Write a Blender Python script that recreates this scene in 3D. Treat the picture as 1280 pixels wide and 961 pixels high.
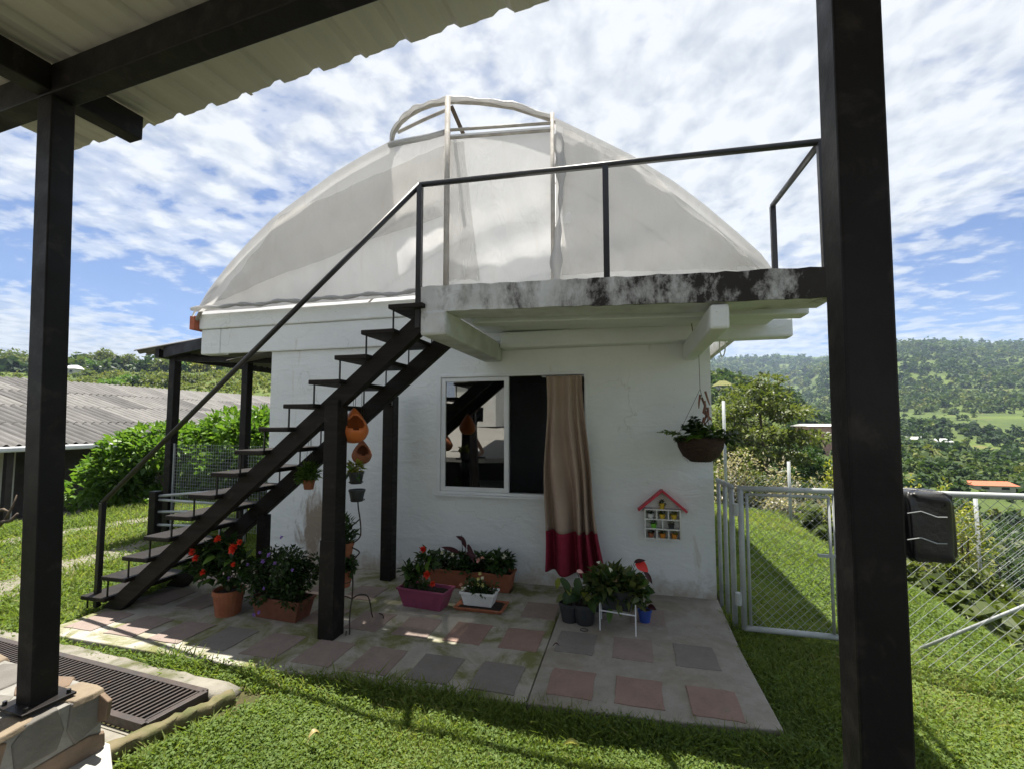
import bpy, math, random
import numpy as np
from mathutils import Vector, Matrix, Euler
random.seed(7); RNG = np.random.default_rng(11)
for o in list(bpy.data.objects): bpy.data.objects.remove(o)
scene = bpy.context.scene; col = scene.collection

# ------------------------------------------------------------------ camera
F, CX, CY = 570.0, 640.0, 490.5
PITCH, YAW, EYE = math.atan(38/570.0), math.atan(146/570.0), 1.6
cd = bpy.data.cameras.new('camera'); cam = bpy.data.objects.new('camera', cd); col.objects.link(cam)
cam.location = (0, 0, EYE); cam.rotation_euler = (math.pi/2+PITCH, 0, YAW)
cd.sensor_width = 36.0; cd.lens = F/1280*36.0; cd.shift_y = 10/1280.0; cd.clip_start = 0.02; cd.clip_end = 12000
scene.camera = cam
# ------------------------------------------------------------------ sky, sun, exposure
SUN = Vector((-0.10, 0.225, 1.0)).normalized()
w = bpy.data.worlds.new('World'); scene.world = w; w.use_nodes = True
nt = w.node_tree; nt.nodes.clear()
def N(t, kind, **kw):
    n = t.nodes.new(kind)
    for k, v in kw.items(): setattr(n, k, v)
    return n
def M2(t, op, a, b=None, c=None, clamp=False):
    n = N(t, 'ShaderNodeMath', operation=op, use_clamp=clamp)
    for i, v in enumerate((a, b, c)):
        if v is None: continue
        if isinstance(v, (int, float)): n.inputs[i].default_value = v
        else: t.links.new(v, n.inputs[i])
    return n.outputs[0]
def RAMP(t, fac, stops):
    n = N(t, 'ShaderNodeValToRGB'); e = n.color_ramp.elements
    while len(e) < len(stops): e.new(0.5)
    for el, (p, c) in zip(e, stops):
        el.position = p; el.color = (c, c, c, 1) if isinstance(c, (int, float)) else (*c, 1)
    t.links.new(fac, n.inputs[0]); return n.outputs[0]
def MIX(t, fac, a, b, mode='MIX'):
    n = N(t, 'ShaderNodeMix', data_type='RGBA', blend_type=mode)
    for s, v in ((n.inputs['Factor'], fac), (n.inputs[6], a), (n.inputs[7], b)):
        if isinstance(v, (int, float)): s.default_value = v
        elif isinstance(v, tuple): s.default_value = (*v, 1)
        else: t.links.new(v, s)
    return n.outputs[2]
def NOISE(t, vec, scale, detail=4, rough=.55, dist=0.0):
    n = N(t, 'ShaderNodeTexNoise'); n.inputs['Scale'].default_value = scale; n.inputs['Detail'].default_value = detail
    n.inputs['Roughness'].default_value = rough; n.inputs['Distortion'].default_value = dist
    if vec is not None: t.links.new(vec, n.inputs['Vector'])
    return n.outputs['Fac']
def MAPV(t, vec, loc=(0,0,0), rot=(0,0,0), sc=(1,1,1)):
    n = N(t, 'ShaderNodeMapping'); t.links.new(vec, n.inputs[0])
    n.inputs['Location'].default_value = loc; n.inputs['Rotation'].default_value = rot; n.inputs['Scale'].default_value = sc
    return n.outputs[0]
sky = N(nt, 'ShaderNodeTexSky', sky_type='NISHITA', sun_disc=False)
sky.sun_elevation = math.asin(SUN.z); sky.sun_rotation = math.atan2(SUN.x, SUN.y)
sky.air_density = 1.0; sky.dust_density = 0.6; sky.ozone_density = 1.6; sky.altitude = 1500
tc = N(nt, 'ShaderNodeTexCoord'); sp = N(nt, 'ShaderNodeSeparateXYZ'); nt.links.new(tc.outputs['Generated'], sp.inputs[0])
zz = M2(nt, 'ADD', M2(nt, 'MAXIMUM', sp.outputs[2], 0.0), 0.10)
cb = N(nt, 'ShaderNodeCombineXYZ')
nt.links.new(M2(nt, 'DIVIDE', sp.outputs[0], zz), cb.inputs[0]); nt.links.new(M2(nt, 'DIVIDE', sp.outputs[1], zz), cb.inputs[1])
cv = cb.outputs[0]
big = NOISE(nt, MAPV(nt, cv, (12.4, 5.2, 0), (0, 0, .5)), 0.30, 3, .5, .2)
rip = NOISE(nt, MAPV(nt, cv, (0, 5, 0), (0, 0, -.35), (1.0, 1.45, 1)), 4.4, 7, .58, .15)
fine = NOISE(nt, MAPV(nt, cv, (9, 2, 0), (0, 0, .3), (1.3, 1, 1)), 8.0, 5, .5, .2)
dens = M2(nt, 'ADD', M2(nt, 'ADD', M2(nt, 'MULTIPLY', big, 1.5), -.27), M2(nt, 'ADD', M2(nt, 'MULTIPLY', rip, .75), M2(nt, 'MULTIPLY', fine, .30)))
cover = RAMP(nt, dens, [(0.82/2, 0.0), (0.94/2, .62), (1.08/2, 1.0)])
cover.node.color_ramp.interpolation = 'EASE'
nt.links.new(M2(nt, 'MULTIPLY', dens, .5), cover.node.inputs[0])
shade = RAMP(nt, fine, [(.30, (4.3, 4.6, 5.1)), (.58, (7.1, 7.15, 7.2))])
lowgrey = RAMP(nt, sp.outputs[2], [(0.0, (.72, .76, .82)), (.30, (1, 1, 1))])
ccol = MIX(nt, 1.0, shade, lowgrey, 'MULTIPLY')
bg = N(nt, 'ShaderNodeBackground'); bg.inputs[1].default_value = 0.05
deep = MIX(nt, 1.0, sky.outputs[0], (.44, .62, .92), 'MULTIPLY')
nt.links.new(MIX(nt, M2(nt, 'MULTIPLY', cover, .97), deep, ccol), bg.inputs[0])
wo = N(nt, 'ShaderNodeOutputWorld'); nt.links.new(bg.outputs[0], wo.inputs[0])
sl = bpy.data.lights.new('sun', 'SUN'); sl.energy = 5.0; sl.angle = math.radians(0.55); sl.color = (1.0, .95, .86)
so = bpy.data.objects.new('sun', sl); col.objects.link(so); so.rotation_euler = (-SUN).to_track_quat('-Z', 'Y').to_euler(); so.location = (0, 0, 40)
vs = scene.view_settings; vs.view_transform = 'Standard'; vs.look = 'None'; vs.exposure = 1.4; vs.gamma = 1.0; vs.use_curve_mapping = False
scene.render.engine = 'CYCLES'
scene.cycles.max_bounces = 9; scene.cycles.transparent_max_bounces = 24; scene.cycles.volume_bounces = 0

# ------------------------------------------------------------------ pixel helpers (photo pixel -> direction; distance from the surface touched)
def ray(px, py):
    x, z = (px-CX)/F, -(py-CY)/F
    c, s = math.cos(PITCH), math.sin(PITCH); y2, z2 = c - z*s, s + z*c
    c, s = math.cos(YAW), math.sin(YAW)
    return Vector((x*c - y2*s, x*s + y2*c, z2))
CAM = Vector((0, 0, EYE))
def onz(px, py, z=0.0): d = ray(px, py); return CAM + d*((z-EYE)/d.z)
def ony(px, py, y): d = ray(px, py); return CAM + d*(y/d.y)
def onx(px, py, x): d = ray(px, py); return CAM + d*(x/d.x)
def atD(px, py, D):
    d = ray(px, py); f = -d.x*math.sin(YAW) + d.y*math.cos(YAW); return CAM + d*(D/f)

# ------------------------------------------------------------------ materials
MATS = {}
def newmat(name):
    m = bpy.data.materials.new(name); m.use_nodes = True; t = m.node_tree
    b = t.nodes['Principled BSDF']; MATS[name] = m
    tc = N(t, 'ShaderNodeTexCoord'); return m, t, b, tc.outputs['Object']
def mat(name, c1, c2=None, rough=.6, scale=6., bump=.15, bscale=40., metal=0., spots=None, spec=.4, stretch=(1,1,1), detail=5):
    m, t, b, v = newmat(name); c2 = c2 or tuple(x*.75 for x in c1)
    v2 = MAPV(t, v, sc=stretch)
    cc = MIX(t, RAMP(t, NOISE(t, v2, scale, detail, .6, .2), [(.33, 0.), (.68, 1.)]), c1, c2)
    if spots:
        sc, sz, lo, hi = spots
        cc = MIX(t, RAMP(t, NOISE(t, v, sz, 6, .65, .4), [(lo, 0.), (hi, 1.)]), cc, sc)
    t.links.new(cc, b.inputs['Base Color']); b.inputs['Roughness'].default_value = rough
    t.links.new(RAMP(t, NOISE(t, v2, scale*2.3, 4), [(.3, max(rough-.12, .05)), (.7, min(rough+.12, 1))]), b.inputs['Roughness'])
    b.inputs['Metallic'].default_value = metal; b.inputs['Specular IOR Level'].default_value = spec
    if bump:
        bp = N(t, 'ShaderNodeBump'); bp.inputs['Strength'].default_value = bump; bp.inputs['Distance'].default_value = .01
        t.links.new(NOISE(t, v2, bscale, 6, .65), bp.inputs['Height']); t.links.new(bp.outputs[0], b.inputs['Normal'])
    return m
def leafmat(name, cols, trans=.35, rough=.45, spec=.35):
    m, t, b, v = newmat(name)
    at = N(t, 'ShaderNodeAttribute', attribute_name='var')
    k = len(cols); c = RAMP(t, at.outputs['Fac'], [(i/(k-1), cc) for i, cc in enumerate(cols)])
    t.links.new(c, b.inputs['Base Color']); b.inputs['Roughness'].default_value = rough; b.inputs['Specular IOR Level'].default_value = spec
    tr = N(t, 'ShaderNodeBsdfTranslucent'); t.links.new(MIX(t, 1.0, c, (1.5, 1.6, .7), 'MULTIPLY'), tr.inputs[0])
    mx = N(t, 'ShaderNodeMixShader'); mx.inputs[0].default_value = trans
    t.links.new(b.outputs[0], mx.inputs[1]); t.links.new(tr.outputs[0], mx.inputs[2])
    t.links.new(mx.outputs[0], t.nodes['Material Output'].inputs[0]); return m
DARK = mat('dark_brown_paint', (.011, .009, .0085), (.007, .006, .006), .5, 3, .12, 60, spots=((.040, .033, .028), 9, .54, .80), spec=.2)
DARKWOOD = mat('dark_stained_wood', (.017, .0135, .0115), (.010, .008, .007), .62, 5, .25, 50, stretch=(.3, 1, 3), spots=((.055, .046, .038), 9, .60, .82), spec=.2)
STEEL = mat('dark_steel', (.015, .014, .0145), (.010, .0095, .010), .42, 8, .08, 60, spec=.5)
ROOFCREAM = mat('cream_roof_sheet', (.50, .475, .385), (.41, .39, .32), .5, 1.2, .06, 30, stretch=(3, .4, 1), spots=((.30, .27, .20), 5, .66, .85))
GREYPAINT = mat('grey_pipe_paint', (.42, .44, .44), (.30, .32, .32), .42, 6, .08, 60, spots=((.20, .17, .14), 25, .68, .8), spec=.5)
GALV = mat('galvanised_wire', (.42, .44, .45), (.30, .32, .33), .45, 20, 0, metal=.3)
WHITEMETAL = mat('white_metal_frame', (.72, .73, .74), (.64, .65, .66), .4, 4, .03)
TERRA = mat('terracotta', (.33, .115, .055), (.25, .085, .04), .75, 12, .15, 70, spots=((.40, .27, .19), 9, .60, .78))
TERRADARK = mat('brown_plastic_planter', (.20, .075, .045), (.14, .05, .03), .5, 9, .08)
ORANGE = mat('glazed_orange_clay', (.62, .17, .04), (.52, .13, .03), .38, 8, .05)
PINK = mat('magenta_plastic', (.27, .06, .12), (.21, .045, .09), .42, 6, .05)
WHITEPLASTIC = mat('white_plastic', (.72, .73, .72), (.62, .62, .60), .4, 8, .03)
GREYPLASTIC = mat('dark_grey_plastic', (.035, .038, .042), (.022, .024, .026), .45, 8, .05)
BLUE = mat('blue_plastic', (.03, .07, .30), (.02, .05, .22), .4, 8, .03)
SOIL = mat('potting_soil', (.035, .024, .016), (.018, .012, .009), .95, 30, .8, 60)
IRON = mat('wrought_iron', (.025, .021, .019), (.05, .03, .02), .5, 20, .1)
COIR = mat('coir_fibre', (.060, .032, .018), (.025, .013, .008), .95, 22, 1.0, 70, stretch=(1, 1, 3))
CORD = mat('wire_cord', (.16, .11, .07), (.10, .07, .05), .8, 30, 0)
CURT = mat('beige_curtain_cloth', (.38, .285, .22), (.33, .245, .19), .85, 3, .12, 260)
CURTRED = mat('wine_red_hem', (.24, .012, .035), (.19, .01, .028), .85, 3, .12, 260)
REDPAINT = mat('red_painted_wood', (.55, .035, .06), (.44, .03, .05), .5, 8, .05)
WHITEWOOD = mat('white_painted_wood', (.70, .70, .66), (.58, .57, .52), .5, 9, .05)
CONC = mat('concrete', (.23, .215, .18), (.145, .135, .11), .9, 5, .5, 70, spots=((.075, .08, .03), 5, .50, .68))
FLOORC = mat('porch_floor_concrete', (.44, .43, .40), (.36, .35, .32), .8, 2.5, .2, 60)
YARDC = mat('yard_cement', (.32, .305, .27), (.24, .23, .21), .85, .7, .3, 40)
PIPEDULL = mat('weathered_pipe', (.34, .32, .29), (.22, .20, .18), .7, 7, .2, 40)
MORTAR = mat('plinth_mortar', (.23, .22, .20), (.15, .145, .13), .9, 14, .4, 50)
STONE = [mat('plinth_stone_tan', (.21, .165, .11), (.13, .10, .07), .8, 5, 1.0, 13), mat('plinth_stone_grey', (.145, .135, .12), (.085, .08, .07), .8, 5, 1.0, 13), mat('plinth_stone_rust', (.17, .115, .075), (.10, .075, .055), .8, 6, 1.0, 13)]
GRATEM = mat('rusty_grate_steel', (.036, .031, .029), (.055, .040, .034), .55, 14, .25, 80, spots=((.30, .13, .06), 6, .66, .85))
MOSSLOG = mat('mossy_edging', (.155, .125, .07), (.07, .08, .025), .9, 9, .5, 40)
BLACKBAG = mat('black_plastic_film', (.012, .012, .013), (.02, .02, .02), .36, 6, .3, 18, spec=.5)
FIBRO = mat('fibre_cement_sheet', (.18, .172, .163), (.125, .12, .113), .9, 1.4, .3, 60, stretch=(.5, 2.2, 1), spots=((.11, .105, .10), 2.2, .52, .72))
FIBRODK = mat('weathered_fibre_cement_sheet', (.105, .10, .097), (.065, .062, .06), .9, 1.4, .3, 60, stretch=(.5, 2.2, 1))
FIBROMID = mat('grey_fibre_cement_sheet', (.145, .138, .132), (.10, .096, .092), .9, 1.4, .3, 60, stretch=(.5, 2.2, 1))
GUTTER = mat('white_gutter', (.68, .69, .70), (.55, .56, .57), .5, 3, .03)
DARKWALL = mat('dark_timber_wall', (.045, .038, .032), (.028, .024, .02), .8, 4, .2)
BARK = mat('bark', (.12, .09, .065), (.06, .045, .035), .95, 9, .6, 30, stretch=(1, 1, .3))
REDTILE = mat('red_clay_roof', (.46, .14, .07), (.34, .10, .055), .85, 6, .3, 20)
PINKWALL = mat('salmon_wall', (.46, .27, .21), (.38, .22, .18), .85, 2, .1)
PALEROOF = mat('pale_sheet_roof', (.56, .56, .54), (.42, .42, .41), .6, 2, .1)
PALEWALL = mat('pale_plaster', (.52, .50, .46), (.42, .40, .36), .85, 2, .1)
YELROOF = mat('mossy_yellow_thatch', (.17, .17, .05), (.12, .12, .035), .95, 3, .4)
WINDARK = mat('dark_window_glass', (.015, .017, .02), (.03, .03, .035), .15, 3, 0)
SKIN = mat('skin', (.40, .23, .16), (.34, .19, .13), .55, 9, .03)
SHIRT = mat('grey_green_shirt', (.11, .115, .09), (.08, .085, .07), .9, 5, .1)
SHORTS = mat('dark_shorts', (.035, .035, .045), (.025, .025, .03), .9, 5, .1)
HAIRM = mat('dark_hair', (.015, .011, .009), (.025, .018, .013), .6, 20, .2)
L_BRIGHT = leafmat('leaf_mid_green', [(.05, .11, .016), (.095, .18, .028), (.15, .24, .045)])
L_DARK = leafmat('leaf_dark_green', [(.016, .038, .010), (.030, .065, .014), (.05, .09, .022)], .25)
L_OLIVE = leafmat('leaf_olive', [(.05, .07, .02), (.09, .115, .034), (.14, .155, .05)], .35)
L_YEL = leafmat('leaf_yellow_green', [(.16, .19, .025), (.24, .25, .04), (.33, .31, .07)], .35)
L_PALE = leafmat('leaf_pale_dry', [(.16, .14, .09), (.27, .24, .17), (.42, .38, .30)], .3)
L_GRASS = leafmat('lawn_blade', [(.085, .125, .030), (.145, .195, .045), (.205, .245, .072), (.33, .29, .14)], .45, .6, .2)
L_CLOVER = leafmat('lawn_clover', [(.075, .125, .030), (.13, .19, .048), (.19, .245, .075)], .42, .65, .2)
L_FOREST = leafmat('forest_leaf', [(.018, .038, .014), (.034, .064, .018), (.060, .095, .024), (.125, .14, .04)], .25, .85)
L_FIELD = leafmat('field_tussock', [(.07, .10, .022), (.13, .155, .032), (.19, .19, .05)], .3, .8)
L_MAROON = leafmat('maroon_leaf', [(.035, .008, .012), (.06, .012, .016)], .2)
L_STRAW = leafmat('straw_leaf', [(.30, .22, .10), (.42, .34, .16)], .3)
P_RED = leafmat('red_petal', [(.62, .025, .02), (.75, .045, .03)], .25)
P_ORANGERED = leafmat('orange_red_petal', [(.70, .045, .025), (.76, .085, .04)], .25)
P_PURPLE = leafmat('purple_petal', [(.30, .15, .68), (.48, .30, .80)], .3)
P_WHITE = leafmat('white_petal', [(.70, .68, .60), (.80, .78, .70)], .3)
P_YELLOW = leafmat('pale_yellow_petal', [(.66, .62, .25), (.75, .70, .38)], .3)
P_PINK = leafmat('pink_petal', [(.70, .33, .32), (.75, .48, .45)], .3)

def wallmat():
    m, t, b, v = newmat('white_lime_wall')
    s = N(t, 'ShaderNodeSeparateXYZ'); t.links.new(v, s.inputs[0])
    n = NOISE(t, v, 2.2, 6, .6, .3)
    c = MIX(t, RAMP(t, n, [(.3, 0.), (.7, 1.)]), (.73, .75, .745), (.66, .685, .68))
    low = M2(t, 'ADD', M2(t, 'MULTIPLY', s.outputs[2], -2.6), M2(t, 'MULTIPLY', NOISE(t, v, 5, 6, .7, .5), 1.5))   # splash dirt by the ground
    c = MIX(t, RAMP(t, low, [(.28, 0.), (.85, .8)]), c, (.33, .27, .19))
    st = NOISE(t, MAPV(t, v, (0, 0, 4), sc=(3.2, 3.2, .55)), 1.6, 6, .65, .6)
    c = MIX(t, RAMP(t, st, [(.64, 0.), (.80, .75)]), c, (.40, .34, .25))
    c = MIX(t, RAMP(t, NOISE(t, v, 30, 2), [(.74, 0.), (.77, .7)]), c, (.38, .36, .32))
    vo = N(t, 'ShaderNodeTexVoronoi', feature='DISTANCE_TO_EDGE'); vo.inputs['Scale'].default_value = .75
    wv = N(t, 'ShaderNodeVectorMath', operation='ADD'); nz = N(t, 'ShaderNodeTexNoise'); nz.inputs['Scale'].default_value = 3.0; nz.inputs['Detail'].default_value = 6
    t.links.new(v, nz.inputs['Vector']); t.links.new(v, wv.inputs[0]); t.links.new(nz.outputs['Color'], wv.inputs[1]); t.links.new(wv.outputs[0], vo.inputs['Vector'])
    ck = M2(t, 'MULTIPLY', RAMP(t, vo.outputs['Distance'], [(.0, 1.), (.006, 0.)]), RAMP(t, NOISE(t, v, 1.3, 3), [(.52, 0.), (.60, .38)]))
    c = MIX(t, ck, c, (.30, .28, .25))
    dv = N(t, 'ShaderNodeVectorMath', operation='LENGTH'); t.links.new(MAPV(t, v, (1.78*1.6, 0, -.42*1.05), sc=(1.6, 0, 1.05)), dv.inputs[0])
    rs = M2(t, 'SUBTRACT', M2(t, 'MULTIPLY', NOISE(t, MAPV(t, v, sc=(2.5, 2.5, .8)), 3.5, 6, .7, .5), 1.35), dv.outputs['Value'])      # leaking rust-brown stain below the stairs
    c = MIX(t, RAMP(t, rs, [(.22, 0.), (.50, .85)]), c, (.20, .135, .075))
    t.links.new(c, b.inputs['Base Color']); b.inputs['Roughness'].default_value = .85
    bp = N(t, 'ShaderNodeBump'); bp.inputs['Strength'].default_value = .4; bp.inputs['Distance'].default_value = .012
    t.links.new(M2(t, 'ADD', NOISE(t, v, 26, 8, .65), M2(t, 'MULTIPLY', NOISE(t, MAPV(t, v, rot=(0, .5, 0), sc=(1, 1, 2.5)), 3.5, 3, .5, 1.0), 2.2)), bp.inputs['Height']); t.links.new(bp.outputs[0], b.inputs['Normal']); return m
WALL = wallmat()
def slabmat():
    m, t, b, v = newmat('mouldy_white_slab')
    a = NOISE(t, MAPV(t, v, (2, 0, 0), sc=(1.25, 1, .7)), 3.4, 9, .74, .12)
    s = N(t, 'ShaderNodeSeparateXYZ'); t.links.new(v, s.inputs[0])
    a = M2(t, 'ADD', M2(t, 'ADD', a, M2(t, 'MULTIPLY', M2(t, 'GREATER_THAN', s.outputs[1], -3.94), -.24)), M2(t, 'ADD', M2(t, 'MULTIPLY', s.outputs[0], .085), -.125))      # the mould is heavier towards the drip end of the slab
    c = MIX(t, RAMP(t, NOISE(t, v, 5, 5), [(.35, 0.), (.65, 1.)]), (.64, .65, .66), (.50, .50, .50))
    c = MIX(t, RAMP(t, a, [(.42, 0.), (.53, .62)]), c, (.20, .19, .18))
    c = MIX(t, RAMP(t, a, [(.53, 0.), (.62, 1.)]), c, (.024, .020, .018))
    t.links.new(c, b.inputs['Base Color']); b.inputs['Roughness'].default_value = .9
    bp = N(t, 'ShaderNodeBump'); bp.inputs['Strength'].default_value = .5; bp.inputs['Distance'].default_value = .012
    t.links.new(NOISE(t, v, 18, 8, .7), bp.inputs['Height']); t.links.new(bp.outputs[0], b.inputs['Normal']); return m
SLAB = slabmat()
def filmmat(name, dirt, alpha):
    m, t, b, v = newmat(name); t.nodes.remove(b)
    n = NOISE(t, v, 1.1, 6, .6, .5); n2 = NOISE(t, MAPV(t, v, sc=(3, 1, .5)), 2.4, 6, .65, .8)
    c = MIX(t, RAMP(t, n, [(.3, 0.), (.7, 1.)]), (.55, .55, .555), dirt)
    c = MIX(t, RAMP(t, n2, [(.55, 0.), (.78, .7)]), c, (.46, .44, .41))
    bp = N(t, 'ShaderNodeBump'); bp.inputs['Strength'].default_value = .35; bp.inputs['Distance'].default_value = .03
    t.links.new(NOISE(t, MAPV(t, v, sc=(2.2, 1, .7)), 2.6, 6, .6, 1.2), bp.inputs['Height'])
    d = N(t, 'ShaderNodeBsdfDiffuse'); tr = N(t, 'ShaderNodeBsdfTranslucent'); tp = N(t, 'ShaderNodeBsdfTransparent'); gl = N(t, 'ShaderNodeBsdfGlossy')
    gl.inputs['Roughness'].default_value = .35
    for x in (d, tr): t.links.new(c, x.inputs[0]); t.links.new(bp.outputs[0], x.inputs['Normal'])
    t.links.new(bp.outputs[0], gl.inputs['Normal'])
    tp.inputs[0].default_value = (.95, .94, .92, 1)
    def mx(f, a, b_):
        x = N(t, 'ShaderNodeMixShader'); x.inputs[0].default_value = f; t.links.new(a, x.inputs[1]); t.links.new(b_, x.inputs[2]); return x.outputs[0]
    t.links.new(mx(alpha, mx(.05, mx(.62, d.outputs[0], tr.outputs[0]), gl.outputs[0]), tp.outputs[0]), t.nodes['Material Output'].inputs[0]); return m
FILM = filmmat('clouded_plastic_film', (.48, .475, .47), .06)
FILMNEW = filmmat('clear_plastic_film', (.44, .445, .45), .07)
FILMTHIN = filmmat('thin_plastic_film', (.50, .49, .47), .66)
def glassmat():
    m, t, b, v = newmat('window_glass'); t.nodes.remove(b)
    g = N(t, 'ShaderNodeBsdfGlossy'); g.inputs['Roughness'].default_value = .0; g.inputs[0].default_value = (.9, .9, .9, 1)
    tp = N(t, 'ShaderNodeBsdfTransparent'); tp.inputs[0].default_value = (.35, .37, .36, 1)
    fr = N(t, 'ShaderNodeFresnel'); fr.inputs[0].default_value = 1.9
    mx = N(t, 'ShaderNodeMixShader'); t.links.new(M2(t, 'ADD', fr.outputs[0], .16), mx.inputs[0])
    t.links.new(tp.outputs[0], mx.inputs[1]); t.links.new(g.outputs[0], mx.inputs[2])
    t.links.new(mx.outputs[0], t.nodes['Material Output'].inputs[0]); return m
GLASS = glassmat()
def groundmat():
    m, t, b, v = newmat('grassy_soil')
    c = MIX(t, RAMP(t, NOISE(t, v, 3.0, 6, .65), [(.35, 0.), (.65, 1.)]), (.050, .075, .018), (.075, .060, .030))
    c = MIX(t, RAMP(t, NOISE(t, v, 28, 4, .7), [(.4, 0.), (.7, 1.)]), c, (.030, .038, .014))
    ge = N(t, 'ShaderNodeNewGeometry'); ln = N(t, 'ShaderNodeVectorMath', operation='LENGTH'); t.links.new(ge.outputs['Position'], ln.inputs[0])
    far = MIX(t, RAMP(t, NOISE(t, v, .035, 6, .6, .5), [(.38, 0.), (.60, 1.)]), (.10, .135, .028), (.060, .085, .025))
    far = MIX(t, RAMP(t, NOISE(t, v, .09, 5, .6, .8), [(.58, 0.), (.70, .8)]), far, (.17, .14, .055))
    far = MIX(t, RAMP(t, NOISE(t, v, 1.1, 5, .7), [(.4, 0.), (.7, .6)]), far, (.035, .060, .016))
    c = MIX(t, RAMP(t, M2(t, 'DIVIDE', ln.outputs['Value'], 60.), [(.25, 0.), (.8, 1.)]), c, far)
    t.links.new(c, b.inputs['Base Color']); b.inputs['Roughness'].default_value = .95; b.inputs['Specular IOR Level'].default_value = .15
    bp = N(t, 'ShaderNodeBump'); bp.inputs['Strength'].default_value = .6; bp.inputs['Distance'].default_value = .03
    t.links.new(NOISE(t, v, 12, 8, .7), bp.inputs['Height']); t.links.new(bp.outputs[0], b.inputs['Normal']); return m
GROUND = groundmat()
def pavemat(name, base, dark, moss, lo, hi, sc):
    m, t, b, v = newmat(name)
    c = MIX(t, RAMP(t, NOISE(t, v, 7, 7, .65), [(.3, 0.), (.7, 1.)]), base, dark)
    c = MIX(t, RAMP(t, NOISE(t, v, 60, 3, .7), [(.55, 0.), (.75, .5)]), c, tuple(x*.5 for x in base))
    c = MIX(t, RAMP(t, NOISE(t, v, sc, 7, .68, .6), [(lo, 0.), (hi, .9)]), c, moss)
    t.links.new(c, b.inputs['Base Color']); b.inputs['Roughness'].default_value = .88; b.inputs['Specular IOR Level'].default_value = .25
    bp = N(t, 'ShaderNodeBump'); bp.inputs['Strength'].default_value = .4; bp.inputs['Distance'].default_value = .008
    t.links.new(NOISE(t, v, 45, 8, .7), bp.inputs['Height']); t.links.new(bp.outputs[0], b.inputs['Normal']); return m
PAVEOLD = pavemat('mossy_cement', (.36, .34, .295), (.27, .255, .22), (.125, .13, .035), .46, .60, 2.6)
PAVENEW = pavemat('plain_cement', (.31, .29, .255), (.23, .215, .185), (.17, .14, .09), .48, .72, 1.9)
TILES = [pavemat('mauve_tile', (.255, .205, .18), (.205, .16, .14), (.16, .145, .11), .58, .75, 5), pavemat('red_tile', (.27, .185, .155), (.215, .145, .12), (.18, .155, .115), .58, .75, 5), pavemat('grey_tile', (.205, .185, .17), (.16, .145, .13), (.15, .14, .10), .58, .75, 5)]
GRAVEL = mat('gravel', (.22, .20, .16), (.13, .12, .09), .95, 26, .9, 60, spots=((.08, .10, .03), 1.6, .5, .62))

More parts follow.
